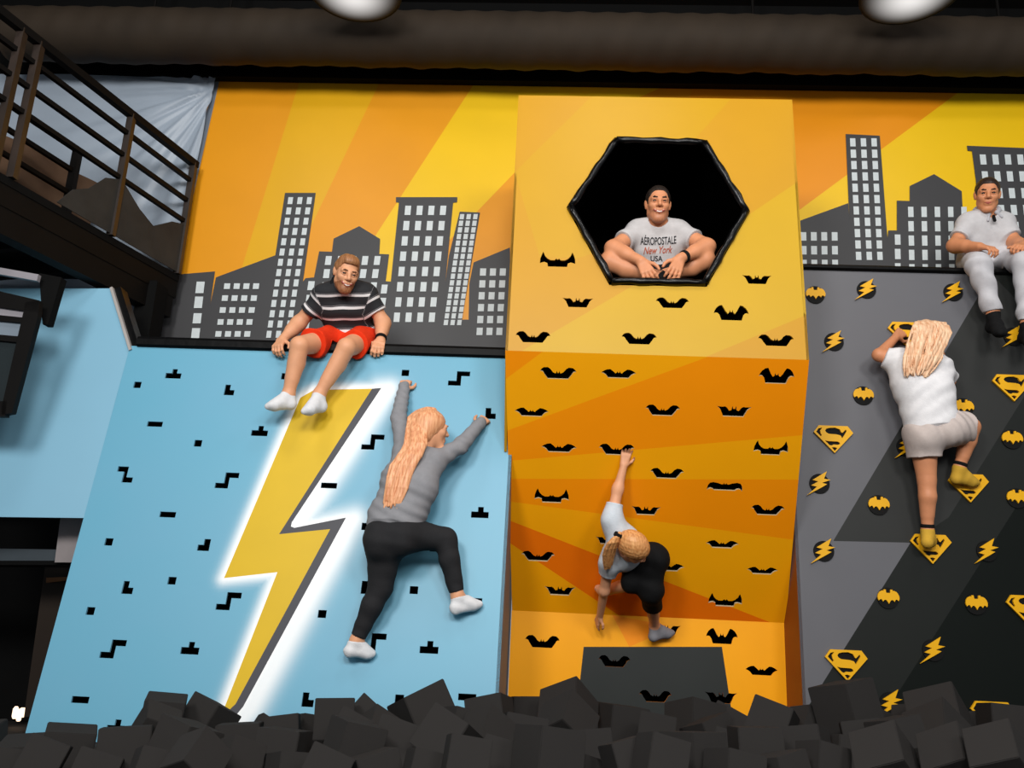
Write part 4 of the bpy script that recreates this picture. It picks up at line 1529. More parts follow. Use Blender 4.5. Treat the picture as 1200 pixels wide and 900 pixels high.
def face_parts(h, body, brow_m, lip_m, smile=False, squint=0.0):
    for q in (-1, 1):
        c = h.L(q * .031, .0812, .006)
        V, F = sphere(c, .0120 * h.s)
        idx = []
        ax = Vector([float(x) for x in h.f])
        cc = Vector([float(x) for x in c])
        for f in F:
            m_ = sum((V[i] for i in f), Vector()) / 4 - cc
            idx.append(1 if m_.normalized().dot(ax) > 0.45 else 0)
        mk('eye', V, F, [EYE_W, EYE_D], body, idx, None, True)
        P = [h.C((q * .016, .0955, .0275), (q * .034, .0965, .0305), .0038, .0044, .004), h.C((q * .034, .0965, .0305), (q * .050, .083, .024), .0044, .0028, .004)]
        P_, Q_ = surf(P, 0.0022)
        lid = [h.C((q * .017, .0885, .0115), (q * .031, .0915, .0158), .0034, .0038, .004), h.C((q * .031, .0915, .0158), (q * .046, .083, .0105), .0038, .0034, .004),
               h.C((q * .018, .0880, .000), (q * .031, .0900, -.0040 + squint), .0030, .0034, .004), h.C((q * .031, .0900, -.0040 + squint), (q * .046, .083, .001), .0034, .0030, .004)]
        Pl, Ql = surf(lid, 0.0022)
        mk('eyelid', Pl, Ql, body.data.materials[0], body, None, None, True)
        mk('eyebrow', P_, Q_, brow_m, body, None, None, True)
    w = .033 if smile else .021
    zc = -.058
    up = .009 if smile else .001
    pts = [(-w, .086, zc + up), (-w * .5, .0965, zc), (0, .100, zc - .001), (w * .5, .0965, zc), (w, .086, zc + up)]
    P = [h.C(pts[k], pts[k + 1], .0040, .0040, .003) for k in range(4)]
    pts2 = [(a, b - .001, c - (.011 if smile else .007) * (1 - abs(a) / w)) for a, b, c in pts]
    P += [h.C(pts2[k], pts2[k + 1], .0042, .0042, .003) for k in range(4)]
    P_, Q_ = surf(P, 0.002)
    mk('mouth', P_, Q_, lip_m, body, None, None, True)
    if smile:
        pts3 = [(a * .8, b + .001, (c + d) / 2) for (a, b, c), (_, _, d) in zip(pts, pts2)]
        P = [h.C(pts3[k], pts3[k + 1], .0045, .0045, .002) for k in range(4)]
        P_, Q_ = surf(P, 0.002)
        mk('teeth', P_, Q_, TEETH, body, None, None, True)


def limb(a, b, c, r0, r1, r2, g=0.0, k=0.03, bulge=None):
    """two-bone limb with a muscle swelling below the middle joint"""
    P = [cone(a, b, r0 + g, r1 + g, k), cone(b, c, r1 * 0.98 + g, r2 + g, .012)]
    if bulge:
        n, amt = bulge
        a_, b_, c_ = A3(a), A3(b), A3(c)
        n = nrm(n)
        p1 = b_ + (c_ - b_) * 0.12 + n * amt * 0.5
        p2 = b_ + (c_ - b_) * 0.34 + n * amt
        p3 = b_ + (c_ - b_) * 0.68 + n * amt * 0.3
        P += [cone(p1, p2, r1 * .80 + g, r1 * .84 + g, .02), cone(p2, p3, r1 * .84 + g, r2 * 1.05 + g, .02)]
    return P


def lerp(a, b, t): return A3(a) + (A3(b) - A3(a)) * t


def person(prims, skin_m, label, origin, vox=0.0045):
    P, Q = surf(prims, vox)
    o = mk('person', P, Q, skin_m, None, None, origin, True)
    tag(o, label, 'person')
    return o


def wear(name, prims, m, body, vox=0.005, cuts=(), noise=None, label=None):
    P, Q = surf(prims, vox, cuts, noise)
    o = mk(name, P, Q, m, body, None, None, True)
    if label: o['label'] = label
    return o


def strands(guides, n, r0, r1, jitter, seed):
    """hair strands: guides are lists of (point, half-width vector, lift vector); returns cones"""
    rs = np.random.RandomState(seed)
    P = []
    for i in range(n):
        s = -1 + 2 * (i + 0.5) / n
        l = rs.uniform(0, 1)
        end = len(guides) - 1 - (0 if rs.uniform() < 0.7 else 0)
        ph = rs.uniform(0, 6.28)
        pts = []
        for k, (c, wv, lv) in enumerate(guides):
            pts.append(A3(c) + A3(wv) * (s + rs.uniform(-jitter, jitter)) + A3(lv) * (l * (1 - s * s * 0.6)))
        cut = rs.uniform(0.55, 1.0)
        pts[-1] = pts[-2] + (pts[-1] - pts[-2]) * cut
        m_ = len(pts) - 1
        # smooth through the guide points
        for k in range(m_):
            p0, p1, p2, p3 = pts[max(k - 1, 0)], pts[k], pts[k + 1], pts[min(k + 2, m_)]
            prev = p1
            for t in (0.5, 1.0):
                q = 0.5 * ((2 * p1) + (-p0 + p2) * t + (2 * p0 - 5 * p1 + 4 * p2 - p3) * t * t + (-p0 + 3 * p1 - 3 * p2 + p3) * t ** 3)
                f0 = (k + t - 0.5) / m_
                f1 = (k + t) / m_
                P.append(cone(prev, q, r0 + (r1 - r0) * f0, r0 + (r1 - r0) * f1, 0.004))
                prev = q
    return P


def hair_mat(name, c1, c2):
    m = bpy.data.materials.new(name)
    m.use_nodes = True
    nt = m.node_tree
    b = nt.nodes['Principled BSDF']
    b.inputs['Roughness'].default_value = 0.45
    b.inputs['Specular IOR Level'].default_value = 0.35
    tc = nt.nodes.new('ShaderNodeTexCoord')
    mp = nt.nodes.new('ShaderNodeMapping')
    mp.inputs['Scale'].default_value = (60, 60, 6)
    nz = nt.nodes.new('ShaderNodeTexNoise')
    nz.inputs['Scale'].default_value = 1.6
    nz.inputs['Detail'].default_value = 3
    r = nt.nodes.new('ShaderNodeValToRGB')
    r.color_ramp.elements[0].position = .32
    r.color_ramp.elements[1].position = .68
    r.color_ramp.elements[0].color = (*lin(c1), 1)
    r.color_ramp.elements[1].color = (*lin(c2), 1)
    nt.links.new(tc.outputs['Object'], mp.inputs['Vector'])
    nt.links.new(mp.outputs['Vector'], nz.inputs['Vector'])
    nt.links.new(nz.outputs['Fac'], r.inputs['Fac'])
    nt.links.new(r.outputs['Color'], b.inputs['Base Color'])
    return m


def band(name, c, axis, R, r, m, body, lab=None):
    ax = Vector([float(x) for x in axis]).normalized()
    x = ax.orthogonal().normalized()
    y = ax.cross(x)
    c = Vector([float(q) for q in c])
    V, F = [], []
    N, K = 28, 8
    for i in range(N):
        a = 2 * math.pi * i / N
        d = x * math.cos(a) + y * math.sin(a)
        for j in range(K):
            b = 2 * math.pi * j / K
            V.append(c + d * (R + r * 0.55 * math.cos(b)) + ax * (r * 1.5 * math.sin(b)))
    for i in range(N):
        for j in range(K):
            F.append((i * K + j, ((i + 1) % N) * K + j, ((i + 1) % N) * K + (j + 1) % K, i * K + (j + 1) % K))
    if CLAMP is not None: V = [Vector(q) for q in CLAMP(np.array([tuple(v) for v in V], dtype=np.float64))]
    o = mk(name, V, F, m, body, None, None, True)
    if lab: o['label'] = lab
    return o


CLAMP = None


def press_plane(pl, gap=0.003):
    """flesh and cloth stop at the panel they touch"""
    o, n = np.array(pl.o), np.array(pl.n)

    def fn(P):
        w = (P - o) @ n
        return P + np.clip(gap - w, 0, None)[:, None] * n
    return fn


def press_ledge(yf, zt, gap=0.003):
    """rest on a ledge whose front is at yf and top at zt"""
    def fn(P):
        P = P.copy()
        dy, dz = P[:, 1] - (yf - gap), (zt + gap) - P[:, 2]
        ins = (dy > 0) & (dz > 0)
        up = ins & (dz < 0.13)
        P[up, 2] = zt + gap
        fr = ins & ~up
        P[fr, 1] = yf - gap
        nose = (P[:, 2] < zt + gap) & (P[:, 1] > yf - 0.012) & (P[:, 1] <= yf) & (P[:, 2] > zt - 0.09)
        P[nose, 1] = yf - 0.012
        return P
    return fn


UP = A3((0, 0, 1))
FRONT = A3((0, -1, 0))          # towards the camera

point_at = at
SK1 = skin('skin_light', (230, 166, 126))
SK2 = skin('skin_tan', (218, 146, 104))
LIP = mat('lips', (176, 92, 80), 0.4, 0.05)
BLACKC = cloth('black_cloth', (20, 20, 21))
WHITES = cloth('white_sock', (226, 226, 228))


def torso(pel, chest, neck, sl, sr, hl, hr, front, g=0.0, w=1.0, k=0.06, hips=True):
    """trunk from pelvis to shoulders"""
    pel, chest, neck, sl, sr, hl, hr = [A3(q) for q in (pel, chest, neck, sl, sr, hl, hr)]
    sd = nrm(sr - sl)
    hd = nrm(hr - hl)
    P = []
    if hips: P.append(cone(hl, hr, .098 * w + g, .098 * w + g, k))
    for q in (-1, 1):
        P.append(cone(pel + hd * q * .055 * w, chest + sd * q * .070 * w, .096 * w + g, .104 * w + g, k))
        up = lerp(neck, sl if q < 0 else sr, .52) - (neck - chest) * 0.22
        P.append(cone(chest + sd * q * .070 * w, up, .104 * w + g, .082 * w + g, k))
    P.append(cone(lerp(sl, neck, .12), lerp(neck, sl, .15), .056 * w + g, .056 * w + g, k))
    P.append(cone(lerp(sr, neck, .12), lerp(neck, sr, .15), .056 * w + g, .056 * w + g, k))
    P.append(cone(sl, chest + (sl - neck) * .45, .058 * w + g, .075 * w + g, k))
    P.append(cone(sr, chest + (sr - neck) * .45, .058 * w + g, .075 * w + g, k))
    return P


def sleeve(sh, el, t, r0, r1, k=0.04, flare=1.0):
    """short sleeve from the shoulder to fraction t of the upper arm, cut straight"""
    e = lerp(sh, el, t)
    far = lerp(sh, el, t + .25)
    return [cone(sh, far, r0, r1 * flare, k, cut=[(e, nrm(A3(el) - A3(sh)))])]


def polo_collar(h, neck, m, body, fwd, R=.072, name='collar'):
    n = A3(neck)
    f = nrm(fwd)
    up = nrm(h.L(0, -.02, -.08) - n)
    f = nrm(f - up * float(np.dot(f, up)))
    r = np.cross(f, up)
    P = []
    N = 18
    pts = []
    for i in range(N + 1):
        a = math.radians(22 + 316 * i / N)
        pts.append(n + up * (.050 - .034 * (0.5 + 0.5 * math.cos(a))) + f * (R * 1.05 * math.cos(a)) + r * (R * math.sin(a)))
    for a, b in zip(pts[:-1], pts[1:]):
        P.append(cone(a, b, .013, .013, .01))
    # two collar points lying on the chest
    for q in (pts[0], pts[-1]):
        P.append(cone(q, q + f * .022 - up * .035 + r * (.020 if q is pts[0] else -.020) * 1.0, .012, .008, .01))
    return wear(name, P, m, body, .0035)


# ---- seated man in a striped polo on the blue wall's ledge
def man_stripes():
    def at(px, py, Y): return point_at(px, py, Y * 1.04)
    global CLAMP
    CLAMP = press_ledge(tp.y - 0.024, tp.z + 0.07)
    hl, hr = at(393, 398, 5.15), at(429, 398, 5.15)
    kl, kr = at(351, 405, 4.76), at(406, 407, 4.78)
    al, ar_ = at(338, 462, 4.80), at(374, 462, 4.80)
    pel, ch, nk = at(411, 396, 5.20), at(405, 360, 5.05), at(403, 335, 4.95)
    sl, sr = at(380, 346, 4.99), at(430, 346, 4.99)
    el, er = at(351, 378, 5.06), at(449, 378, 5.06)
    wl, wr = at(331, 398, 4.96), at(446, 399, 4.985)
    h = Head(at(405.5, 321, 4.86), (.42, -.78, -.40), (.16, -.22, 1), 1.0)
    front = nrm((.05, -1, -.25))
    B = torso(pel, ch, nk, sl, sr, hl, hr, front, -.012, .93)
    B += h.prims()
    B.append(cone(nk, h.L(0, -.022, -.06), .056, .053, .03))
    for s_, e_, w_ in ((sl, el, wl), (sr, er, wr)):
        B += [cone(s_, e_, .052, .043, .03), cone(e_, w_, .043, .029, .03), cone(lerp(e_, w_, .12), lerp(e_, w_, .45), .046, .040, .03)]
    hand(B, wl, at(321, 411, 4.865) - wl, (-.25, -.55, .8), (1, 0, 0), (40, 45, 20), 1.0)
    hand(B, wr, at(441, 412, 4.90) - wr, (.15, -.55, .8), (-1, 0, 0), (40, 45, 20), 1.0)
    for hh, kk, aa in ((hl, kl, al), (hr, kr, ar_)):
        B += limb(hh, kk, aa, .084, .058, .036, bulge=((0, .35, 0), .022))
    heels = [(al, at(345, 474, 4.82), at(311, 476, 4.70)), (ar_, at(380, 477, 4.82), at(355, 482, 4.68))]
    for a_, hl_, t_ in heels: B += foot(a_, t_, hl_, -.004)
    o = person(B, SK1, 'seated bearded man in striped polo and red shorts on the blue wall ledge', hl)
    # shirt
    P = torso(pel, ch, nk, sl, sr, hl, hr, front, .006, .95, hips=False)
    P += sleeve(sl, el, .62, .061, .066) + sleeve(sr, er, .62, .061, .066)
    P += [cone(lerp(hl, pel, .3), lerp(hr, pel, .3), .122, .122, .05)]
    ax = nrm(A3(nk) - A3(pel))
    base = A3(pel)
    b0 = float(ax @ base)
    cuts = [lambda X, Y, Z: (b0 - .035) - (X * ax[0] + Y * ax[1] + Z * ax[2])]
    sh = wear('shirt', P, None or cloth('striped_polo_base', (30, 31, 34)), o, .005, cuts, wob(.004, 55, 3))
    me = sh.data
    n = len(me.vertices)
    co = np.empty(n * 3, dtype=np.float32)
    me.vertices.foreach_get('co', co)
    co = co.reshape(-1, 3) + np.array(LOC[o.name], dtype=np.float32)
    s = (co - base) @ ax + 0.10 * np.abs((co - base) @ np.array([1, 0, 0], dtype=np.float32)) * 0.3
    for a_, e_ in ((sl, el), (sr, er)):
        a_, e_ = A3(a_), A3(e_)
        d = nrm(e_ - a_)
        t = (co - a_) @ d
        rad = np.linalg.norm((co - a_) - t[:, None] * d, axis=1)
        outw = (co - A3(nk)) @ nrm(a_ - A3(nk)) > np.linalg.norm(a_ - A3(nk)) + .022
        msk = outw & (rad < .1) & (t > -.03)
        s = np.where(msk, .47 - t, s)
    at2 = me.attributes.new('stripe', 'FLOAT', 'POINT')
    at2.data.foreach_set('value', s.astype(np.float32))
    m = bpy.data.materials.new('striped_polo')
    m.use_nodes = True
    nt = m.node_tree
    b = nt.nodes['Principled BSDF']
    b.inputs['Roughness'].default_value = .85
    an = nt.nodes.new('ShaderNodeAttribute')
    an.attribute_name = 'stripe'
    mt = nt.nodes.new('ShaderNodeMath')
    mt.operation = 'FRACT'
    ml_ = nt.nodes.new('ShaderNodeMath')
    ml_.operation = 'MULTIPLY'
    ml_.inputs[1].default_value = 1 / .078
    nt.links.new(an.outputs['Fac'], ml_.inputs[0])
    nt.links.new(ml_.outputs[0], mt.inputs[0])
    rp = nt.nodes.new('ShaderNodeValToRGB')
    rp.color_ramp.interpolation = 'CONSTANT'
    el_ = rp.color_ramp.elements
    el_[0].position, el_[0].color = 0, (*lin((28, 29, 33)), 1)
    el_[1].position, el_[1].color = .34, (*lin((216, 212, 212)), 1)
    for p_, c_ in ((.54, (28, 29, 33)), (.60, (120, 116, 118)), (.64, (28, 29, 33))):
        e2 = el_.new(p_)
        e2.color = (*lin(c_), 1)
    nt.links.new(mt.outputs[0], rp.inputs['Fac'])
    nt.links.new(rp.outputs['Color'], b.inputs['Base Color'])
    me.materials[0] = m
    polo_collar(h, nk, cloth('dark_collar', (30, 31, 34)), o, front)
    P = [cone(lerp(hl, hr, .1), lerp(hl, hr, .9), .096, .096, .05)]
    for hh, kk in ((hl, kl), (hr, kr)):
        e = lerp(hh, kk, .66)
        P.append(cone(hh, lerp(hh, kk, .95), .099, .094, .05, cut=[(e, nrm(A3(kk) - A3(hh)))]))
    zt = A3(pel)[2] + .03
    cuts = [lambda X, Y, Z: Z - zt + 0 * X]
    wear('shorts', P, cloth('red_shorts', (236, 58, 22)), o, .005, cuts, wob(.005, 50, 8, (1, .3, .2)))
    for (a_, hl_, t_) in heels:
        P = foot(a_, t_, hl_, .002)
        wear('sock', P, WHITES, o, .004, (), wob(.0012, 120, 5))
    hairm = hair_mat('sandy_hair', (120, 78, 48), (176, 122, 82))
    P = [h.E((0, -.014, .038), (.0795, .099, .089), .02), h.E((.0, .030, .088), (.058, .055, .034), .03)]
    wear('hair', P, hairm, o, .003, [hairline(h, .074)], wob(.0022, 160, 4, (1, .3, .1)))
    P = h.prims(.0035, False, False)
    q = h.cut((0, .35, -1), .070)
    c2 = h.cut((0, 1, .0), -.004)
    M_ = ell(h.L(0, .098, -.060), np.array((.026, .03, .014)), [h.r, h.f, h.u])
    wear('beard', P, hair_mat('sandy_beard', (132, 82, 52), (172, 114, 78)), o, .0035, [q, c2, lambda X, Y, Z: -evalp(M_, X, Y, Z)], wob(.0012, 200, 6))
    face_parts(h, o, mat('brow_sandy', (120, 80, 54)), LIP, True, .003)
    band('wristband', lerp(er, wr, .86), A3(wr) - A3(er), .033, .009, BLACKC, o, 'black wristband')
    return o


hex_floor = (hp[3].z + hp[4].z) / 2 + 0.03


# ---- man sitting cross-legged in the hexagon
def man_hex():
    def at(px, py, Y): return point_at(px, py, Y * 0.955)
    global CLAMP
    CLAMP = lambda P: np.stack([P[:, 0], P[:, 1], np.maximum(P[:, 2], hex_floor)], 1)
    hl, hr = at(753, 325, 5.34), at(789, 325, 5.34)
    kl, kr = at(714, 307, 5.10), at(826, 305, 5.10)
    al, ar_ = at(772, 325, 5.06), at(780, 323, 5.13)
    pel, ch, nk = at(771, 319, 5.37), at(770, 290, 5.29), at(770, 265, 5.22)
    sl, sr = at(746, 273, 5.24), at(796, 273, 5.24)
    el, er = at(718, 291, 5.10), at(829, 289, 5.10)
    wl, wr = at(751, 306, 4.99), at(797, 303, 4.99)
    h = Head(at(771, 240.5, 5.15), (.0, -1, -.22), (.02, -.12, 1), 1.0)
    front = nrm((0, -1, -.1))
    B = torso(pel, ch, nk, sl, sr, hl, hr, front, -.012, .96)
    B += h.prims()
    B.append(cone(nk, h.L(0, -.022, -.06), .060, .056, .03))
    for s_, e_, w_ in ((sl, el, wl), (sr, er, wr)):
        B += [cone(s_, e_, .056, .046, .03), cone(e_, w_, .046, .031, .03), cone(lerp(e_, w_, .12), lerp(e_, w_, .45), .050, .043, .03)]
    hand(B, wl, at(762, 324, 4.95) - wl, (-.3, -.9, .35), (1, 0, 0), (14, 22, 18), 1.02)
    hand(B, wr, at(789, 322, 4.95) - wr, (.3, -.9, .35), (-1, 0, 0), (14, 22, 18), 1.02)
    for hh, kk, aa in ((hl, kl, al), (hr, kr, ar_)):
        B += limb(hh, kk, aa, .086, .062, .038, bulge=((0, .1, -.3), .015))
    ft = [(al, at(764, 331, 5.10), at(800, 331, 4.98)), (ar_, at(790, 329, 5.16), at(757, 331, 5.10))]
    for a_, hl_, t_ in ft: B += foot(a_, t_, hl_, -.004)
    o = person(B, SK2, 'smiling man in grey printed tee sitting cross-legged in the hexagon opening', hl)
    P = torso(pel, ch, nk, sl, sr, hl, hr, front, .006, .98, hips=False)
    P += sleeve(sl, el, .55, .062, .068) + sleeve(sr, er, .55, .062, .068) + [cone(hl, hr, .112, .112, .05)]
    tee = cloth('grey_tee', (196, 192, 192))
    nb = ell(A3(nk) + front * .05 + UP * .012, (.062, .055, .05))
    sh = wear('shirt', P, tee, o, .005, [lambda X, Y, Z: -evalp(nb, X, Y, Z)], wob(.003, 60, 13))
    P = [cone(lerp(hl, hr, 0), lerp(hl, hr, 1), .118, .118, .05)]
    for hh, kk in ((hl, kl), (hr, kr)):
        e = lerp(hh, kk, .62)
        P.append(cone(hh, lerp(hh, kk, .9), .103, .094, .05, cut=[(e, nrm(A3(kk) - A3(hh)))]))
    zc = A3(pel)[2] + .02
    wear('shorts', P, cloth('black_shorts', (24, 24, 26)), o, .005, [lambda X, Y, Z: Z - zc + 0 * X])
    for a_, hl_, t_ in ft:
        wear('sock', foot(a_, t_, hl_, .004), BLACKC, o, .004)
    hm = hair_mat('dark_hair', (26, 20, 17), (48, 38, 32))
    P = [h.E((0, -.014, .038), (.0785, .0985, .088), .02)]
    wear('hair', P, hm, o, .003, [hairline(h, .080)], wob(.0012, 200, 4))
    P = h.prims(.003, False, False)
    M_ = ell(h.L(0, .098, -.060), np.array((.028, .03, .015)), [h.r, h.f, h.u])
    wear('beard', P, hair_mat('stubble', (176, 116, 84), (194, 128, 92)), o, .0035, [h.cut((0, .35, -1), .074), h.cut((0, 1, 0), .0), lambda X, Y, Z: -evalp(M_, X, Y, Z)])
    face_parts(h, o, mat('brow_dark', (50, 36, 28)), LIP, True, .0035)
    band('wristband', lerp(er, wr, .84), A3(wr) - A3(er), .035, .009, BLACKC, o, 'black wristband')
    # the lettering printed on the tee
    bv = BVHTree.FromPolygons([Vector(v.co) for v in sh.data.vertices], [tuple(p.vertices) for p in sh.data.polygons])
    org = LOC[o.name]
    INK = mat('black_ink', (26, 26, 30), 0.8)
    INK2 = mat('rust_ink', (178, 84, 54), 0.8)

    def letter(txt, px, py, wpx, hpx, m, shear=0.0, slope=0.0, arch=0.0, bold=0.012):
        cu = bpy.data.curves.new('lettering', 'FONT')
        cu.body = txt
        cu.size = 1.0
        cu.align_x = 'CENTER'
        cu.align_y = 'CENTER'
        cu.shear = shear
        cu.offset = bold
        tmp = bpy.data.objects.new('lettering_tmp', cu)
        COL.objects.link(tmp)
        bpy.context.view_layer.update()
        me = bpy.data.meshes.new_from_object(tmp.evaluated_get(bpy.context.evaluated_depsgraph_get()))
        bpy.data.objects.remove(tmp)
        import bmesh
        bm = bmesh.new()
        bm.from_mesh(me)
        bmesh.ops.triangulate(bm, faces=bm.faces[:])
        for _ in range(2):
            bmesh.ops.subdivide_edges(bm, edges=[e for e in bm.edges if e.calc_length() > .12], cuts=1)
            bmesh.ops.triangulate(bm, faces=bm.faces[:])
        xs = [v.co.x for v in bm.verts]
        ys = [v.co.y for v in bm.verts]
        cx, cy, w, hh = (max(xs) + min(xs)) / 2, (max(ys) + min(ys)) / 2, max(xs) - min(xs), max(ys) - min(ys)
        V = []
        for v in bm.verts:
            u, t = (v.co.x - cx) / w, (v.co.y - cy) / hh
            q = at(px + u * wpx, py - t * hpx + slope * u * wpx + arch * (u * u * 4), 5.0)
            d = (q - CAMP).normalized()
            hit = bv.ray_cast(CAMP - org, d)
            p = (hit[0] + org) if hit[0] is not None else at(px + u * wpx, py - t * hpx, 5.17)
            V.append(p - d * .003)
        F = [tuple(x.index for x in f.verts) for f in bm.faces]
        mk('lettering', V, F, m, sh)
    LOC[sh.name] = org
    letter('AÉROPOSTALE', 771.5, 281.3, 42, 11.5, INK, 0, -.03, -1.0)
    letter('New York', 771, 293, 34, 8.5, INK2, .35, -.05, 0)
    letter('USA', 769.5, 303, 14, 6.5, INK, 0, 0, 0)
    return o


# ---- man in grey polo at the right edge
def man_polo():
    global CLAMP
    CLAMP = press_ledge(tpg.y - 0.024, tpg.z + 0.04)
    hl, hr = at(1141, 305, 5.64), at(1174, 305, 5.64)
    kl, kr = at(1147, 310, 5.25), at(1201, 309, 5.25)
    al, ar_ = at(1164, 368, 5.30), at(1204, 380, 5.30)
    pel, ch, nk = at(1154, 301, 5.66), at(1155, 276, 5.60), at(1157, 252, 5.53)
    sl, sr = at(1134, 263, 5.55), at(1176, 263, 5.55)
    el, er = at(1118, 288, 5.52), at(1190, 286, 5.50)
    wl, wr = at(1148, 289, 5.32), at(1202, 287, 5.30)
    h = Head(at(1157, 229, 5.46), (-.42, -1, -.36), (.04, -.16, 1), 1.0)
    front = nrm((-.05, -1, -.1))
    B = torso(pel, ch, nk, sl, sr, hl, hr, front, -.012, .93)
    B += h.prims()
    B.append(cone(nk, h.L(0, -.022, -.06), .054, .052, .03))
    for s_, e_, w_ in ((sl, el, wl), (sr, er, wr)):
        B += [cone(s_, e_, .050, .043, .03), cone(e_, w_, .043, .029, .03), cone(lerp(e_, w_, .12), lerp(e_, w_, .45), .046, .040, .03)]
    hand(B, wl, at(1170, 292, 5.22) - wl, (.1, -.6, .8), (.3, .3, .3), (28, 50, 40), .95)
    hand(B, wr, at(1184, 290, 5.20) - wr, (-.1, -.6, .8), (-.3, .3, .3), (28, 50, 40), .95)
    for hh, kk, aa in ((hl, kl, al), (hr, kr, ar_)): B += limb(hh, kk, aa, .080, .056, .036)
    ft = [(al, at(1160, 384, 5.34), at(1176, 391, 5.16)), (ar_, at(1198, 396, 5.34), at(1212, 404, 5.16))]
    for a_, hl_, t_ in ft: B += foot(a_, t_, hl_, -.004)
    o = person(B, SK2, 'seated man in pale grey polo and light trousers on the grey wall ledge', hl)
    P = torso(pel, ch, nk, sl, sr, hl, hr, front, .006, .95, hips=False)
    P += sleeve(sl, el, .62, .060, .064) + sleeve(sr, er, .62, .060, .064) + [cone(hl, hr, .108, .108, .05)]
    ax = nrm(A3(nk) - A3(pel))
    b0 = float(ax @ A3(pel))
    nb = ell(A3(nk) + front * .062 + UP * .016, (.040, .05, .062))
    wear('shirt', P, cloth('pale_grey_polo', (206, 204, 206)), o, .005, [lambda X, Y, Z: (b0 - .03) - (X * ax[0] + Y * ax[1] + Z * ax[2]), lambda X, Y, Z: -evalp(nb, X, Y, Z)], wob(.0035, 75, 23))
    polo_collar(h, nk, cloth('pale_grey_collar', (190, 190, 196)), o, front)
    pl0 = A3(nk) + front * .084 - UP * .040
    wear('placket', [cone(pl0, pl0 - UP * .035 + front * .010, .010, .011, .01)], BLACKC, o, .003, label='black inner placket at the open collar')
    P = [cone(hl, hr, .108, .108, .05)]
    for hh, kk, aa in ((hl, kl, al), (hr, kr, ar_)):
        e = lerp(kk, aa, .94)
        P += [cone(hh, kk, .092, .074, .05), cone(kk, lerp(kk, aa, 1.1), .072, .052, .04, cut=[(e, nrm(A3(aa) - A3(kk)))])]
    wear('trousers', P, cloth('light_trousers', (204, 202, 206)), o, .005, (), wob(.006, 60, 33, (.2, .2, 1), 1.3))
    for a_, hl_, t_ in ft: wear('sock', foot(a_, t_, hl_, .004), BLACKC, o, .004)
    hm = hair_mat('dark_brown_hair', (34, 24, 20), (60, 44, 36))
    wear('hair', [h.E((0, -.014, .038), (.0785, .0985, .088), .02)], hm, o, .003, [hairline(h, .074)], wob(.0012, 200, 4))
    face_parts(h, o, mat('brow_dark', (50, 36, 28)), LIP, False)
    return o


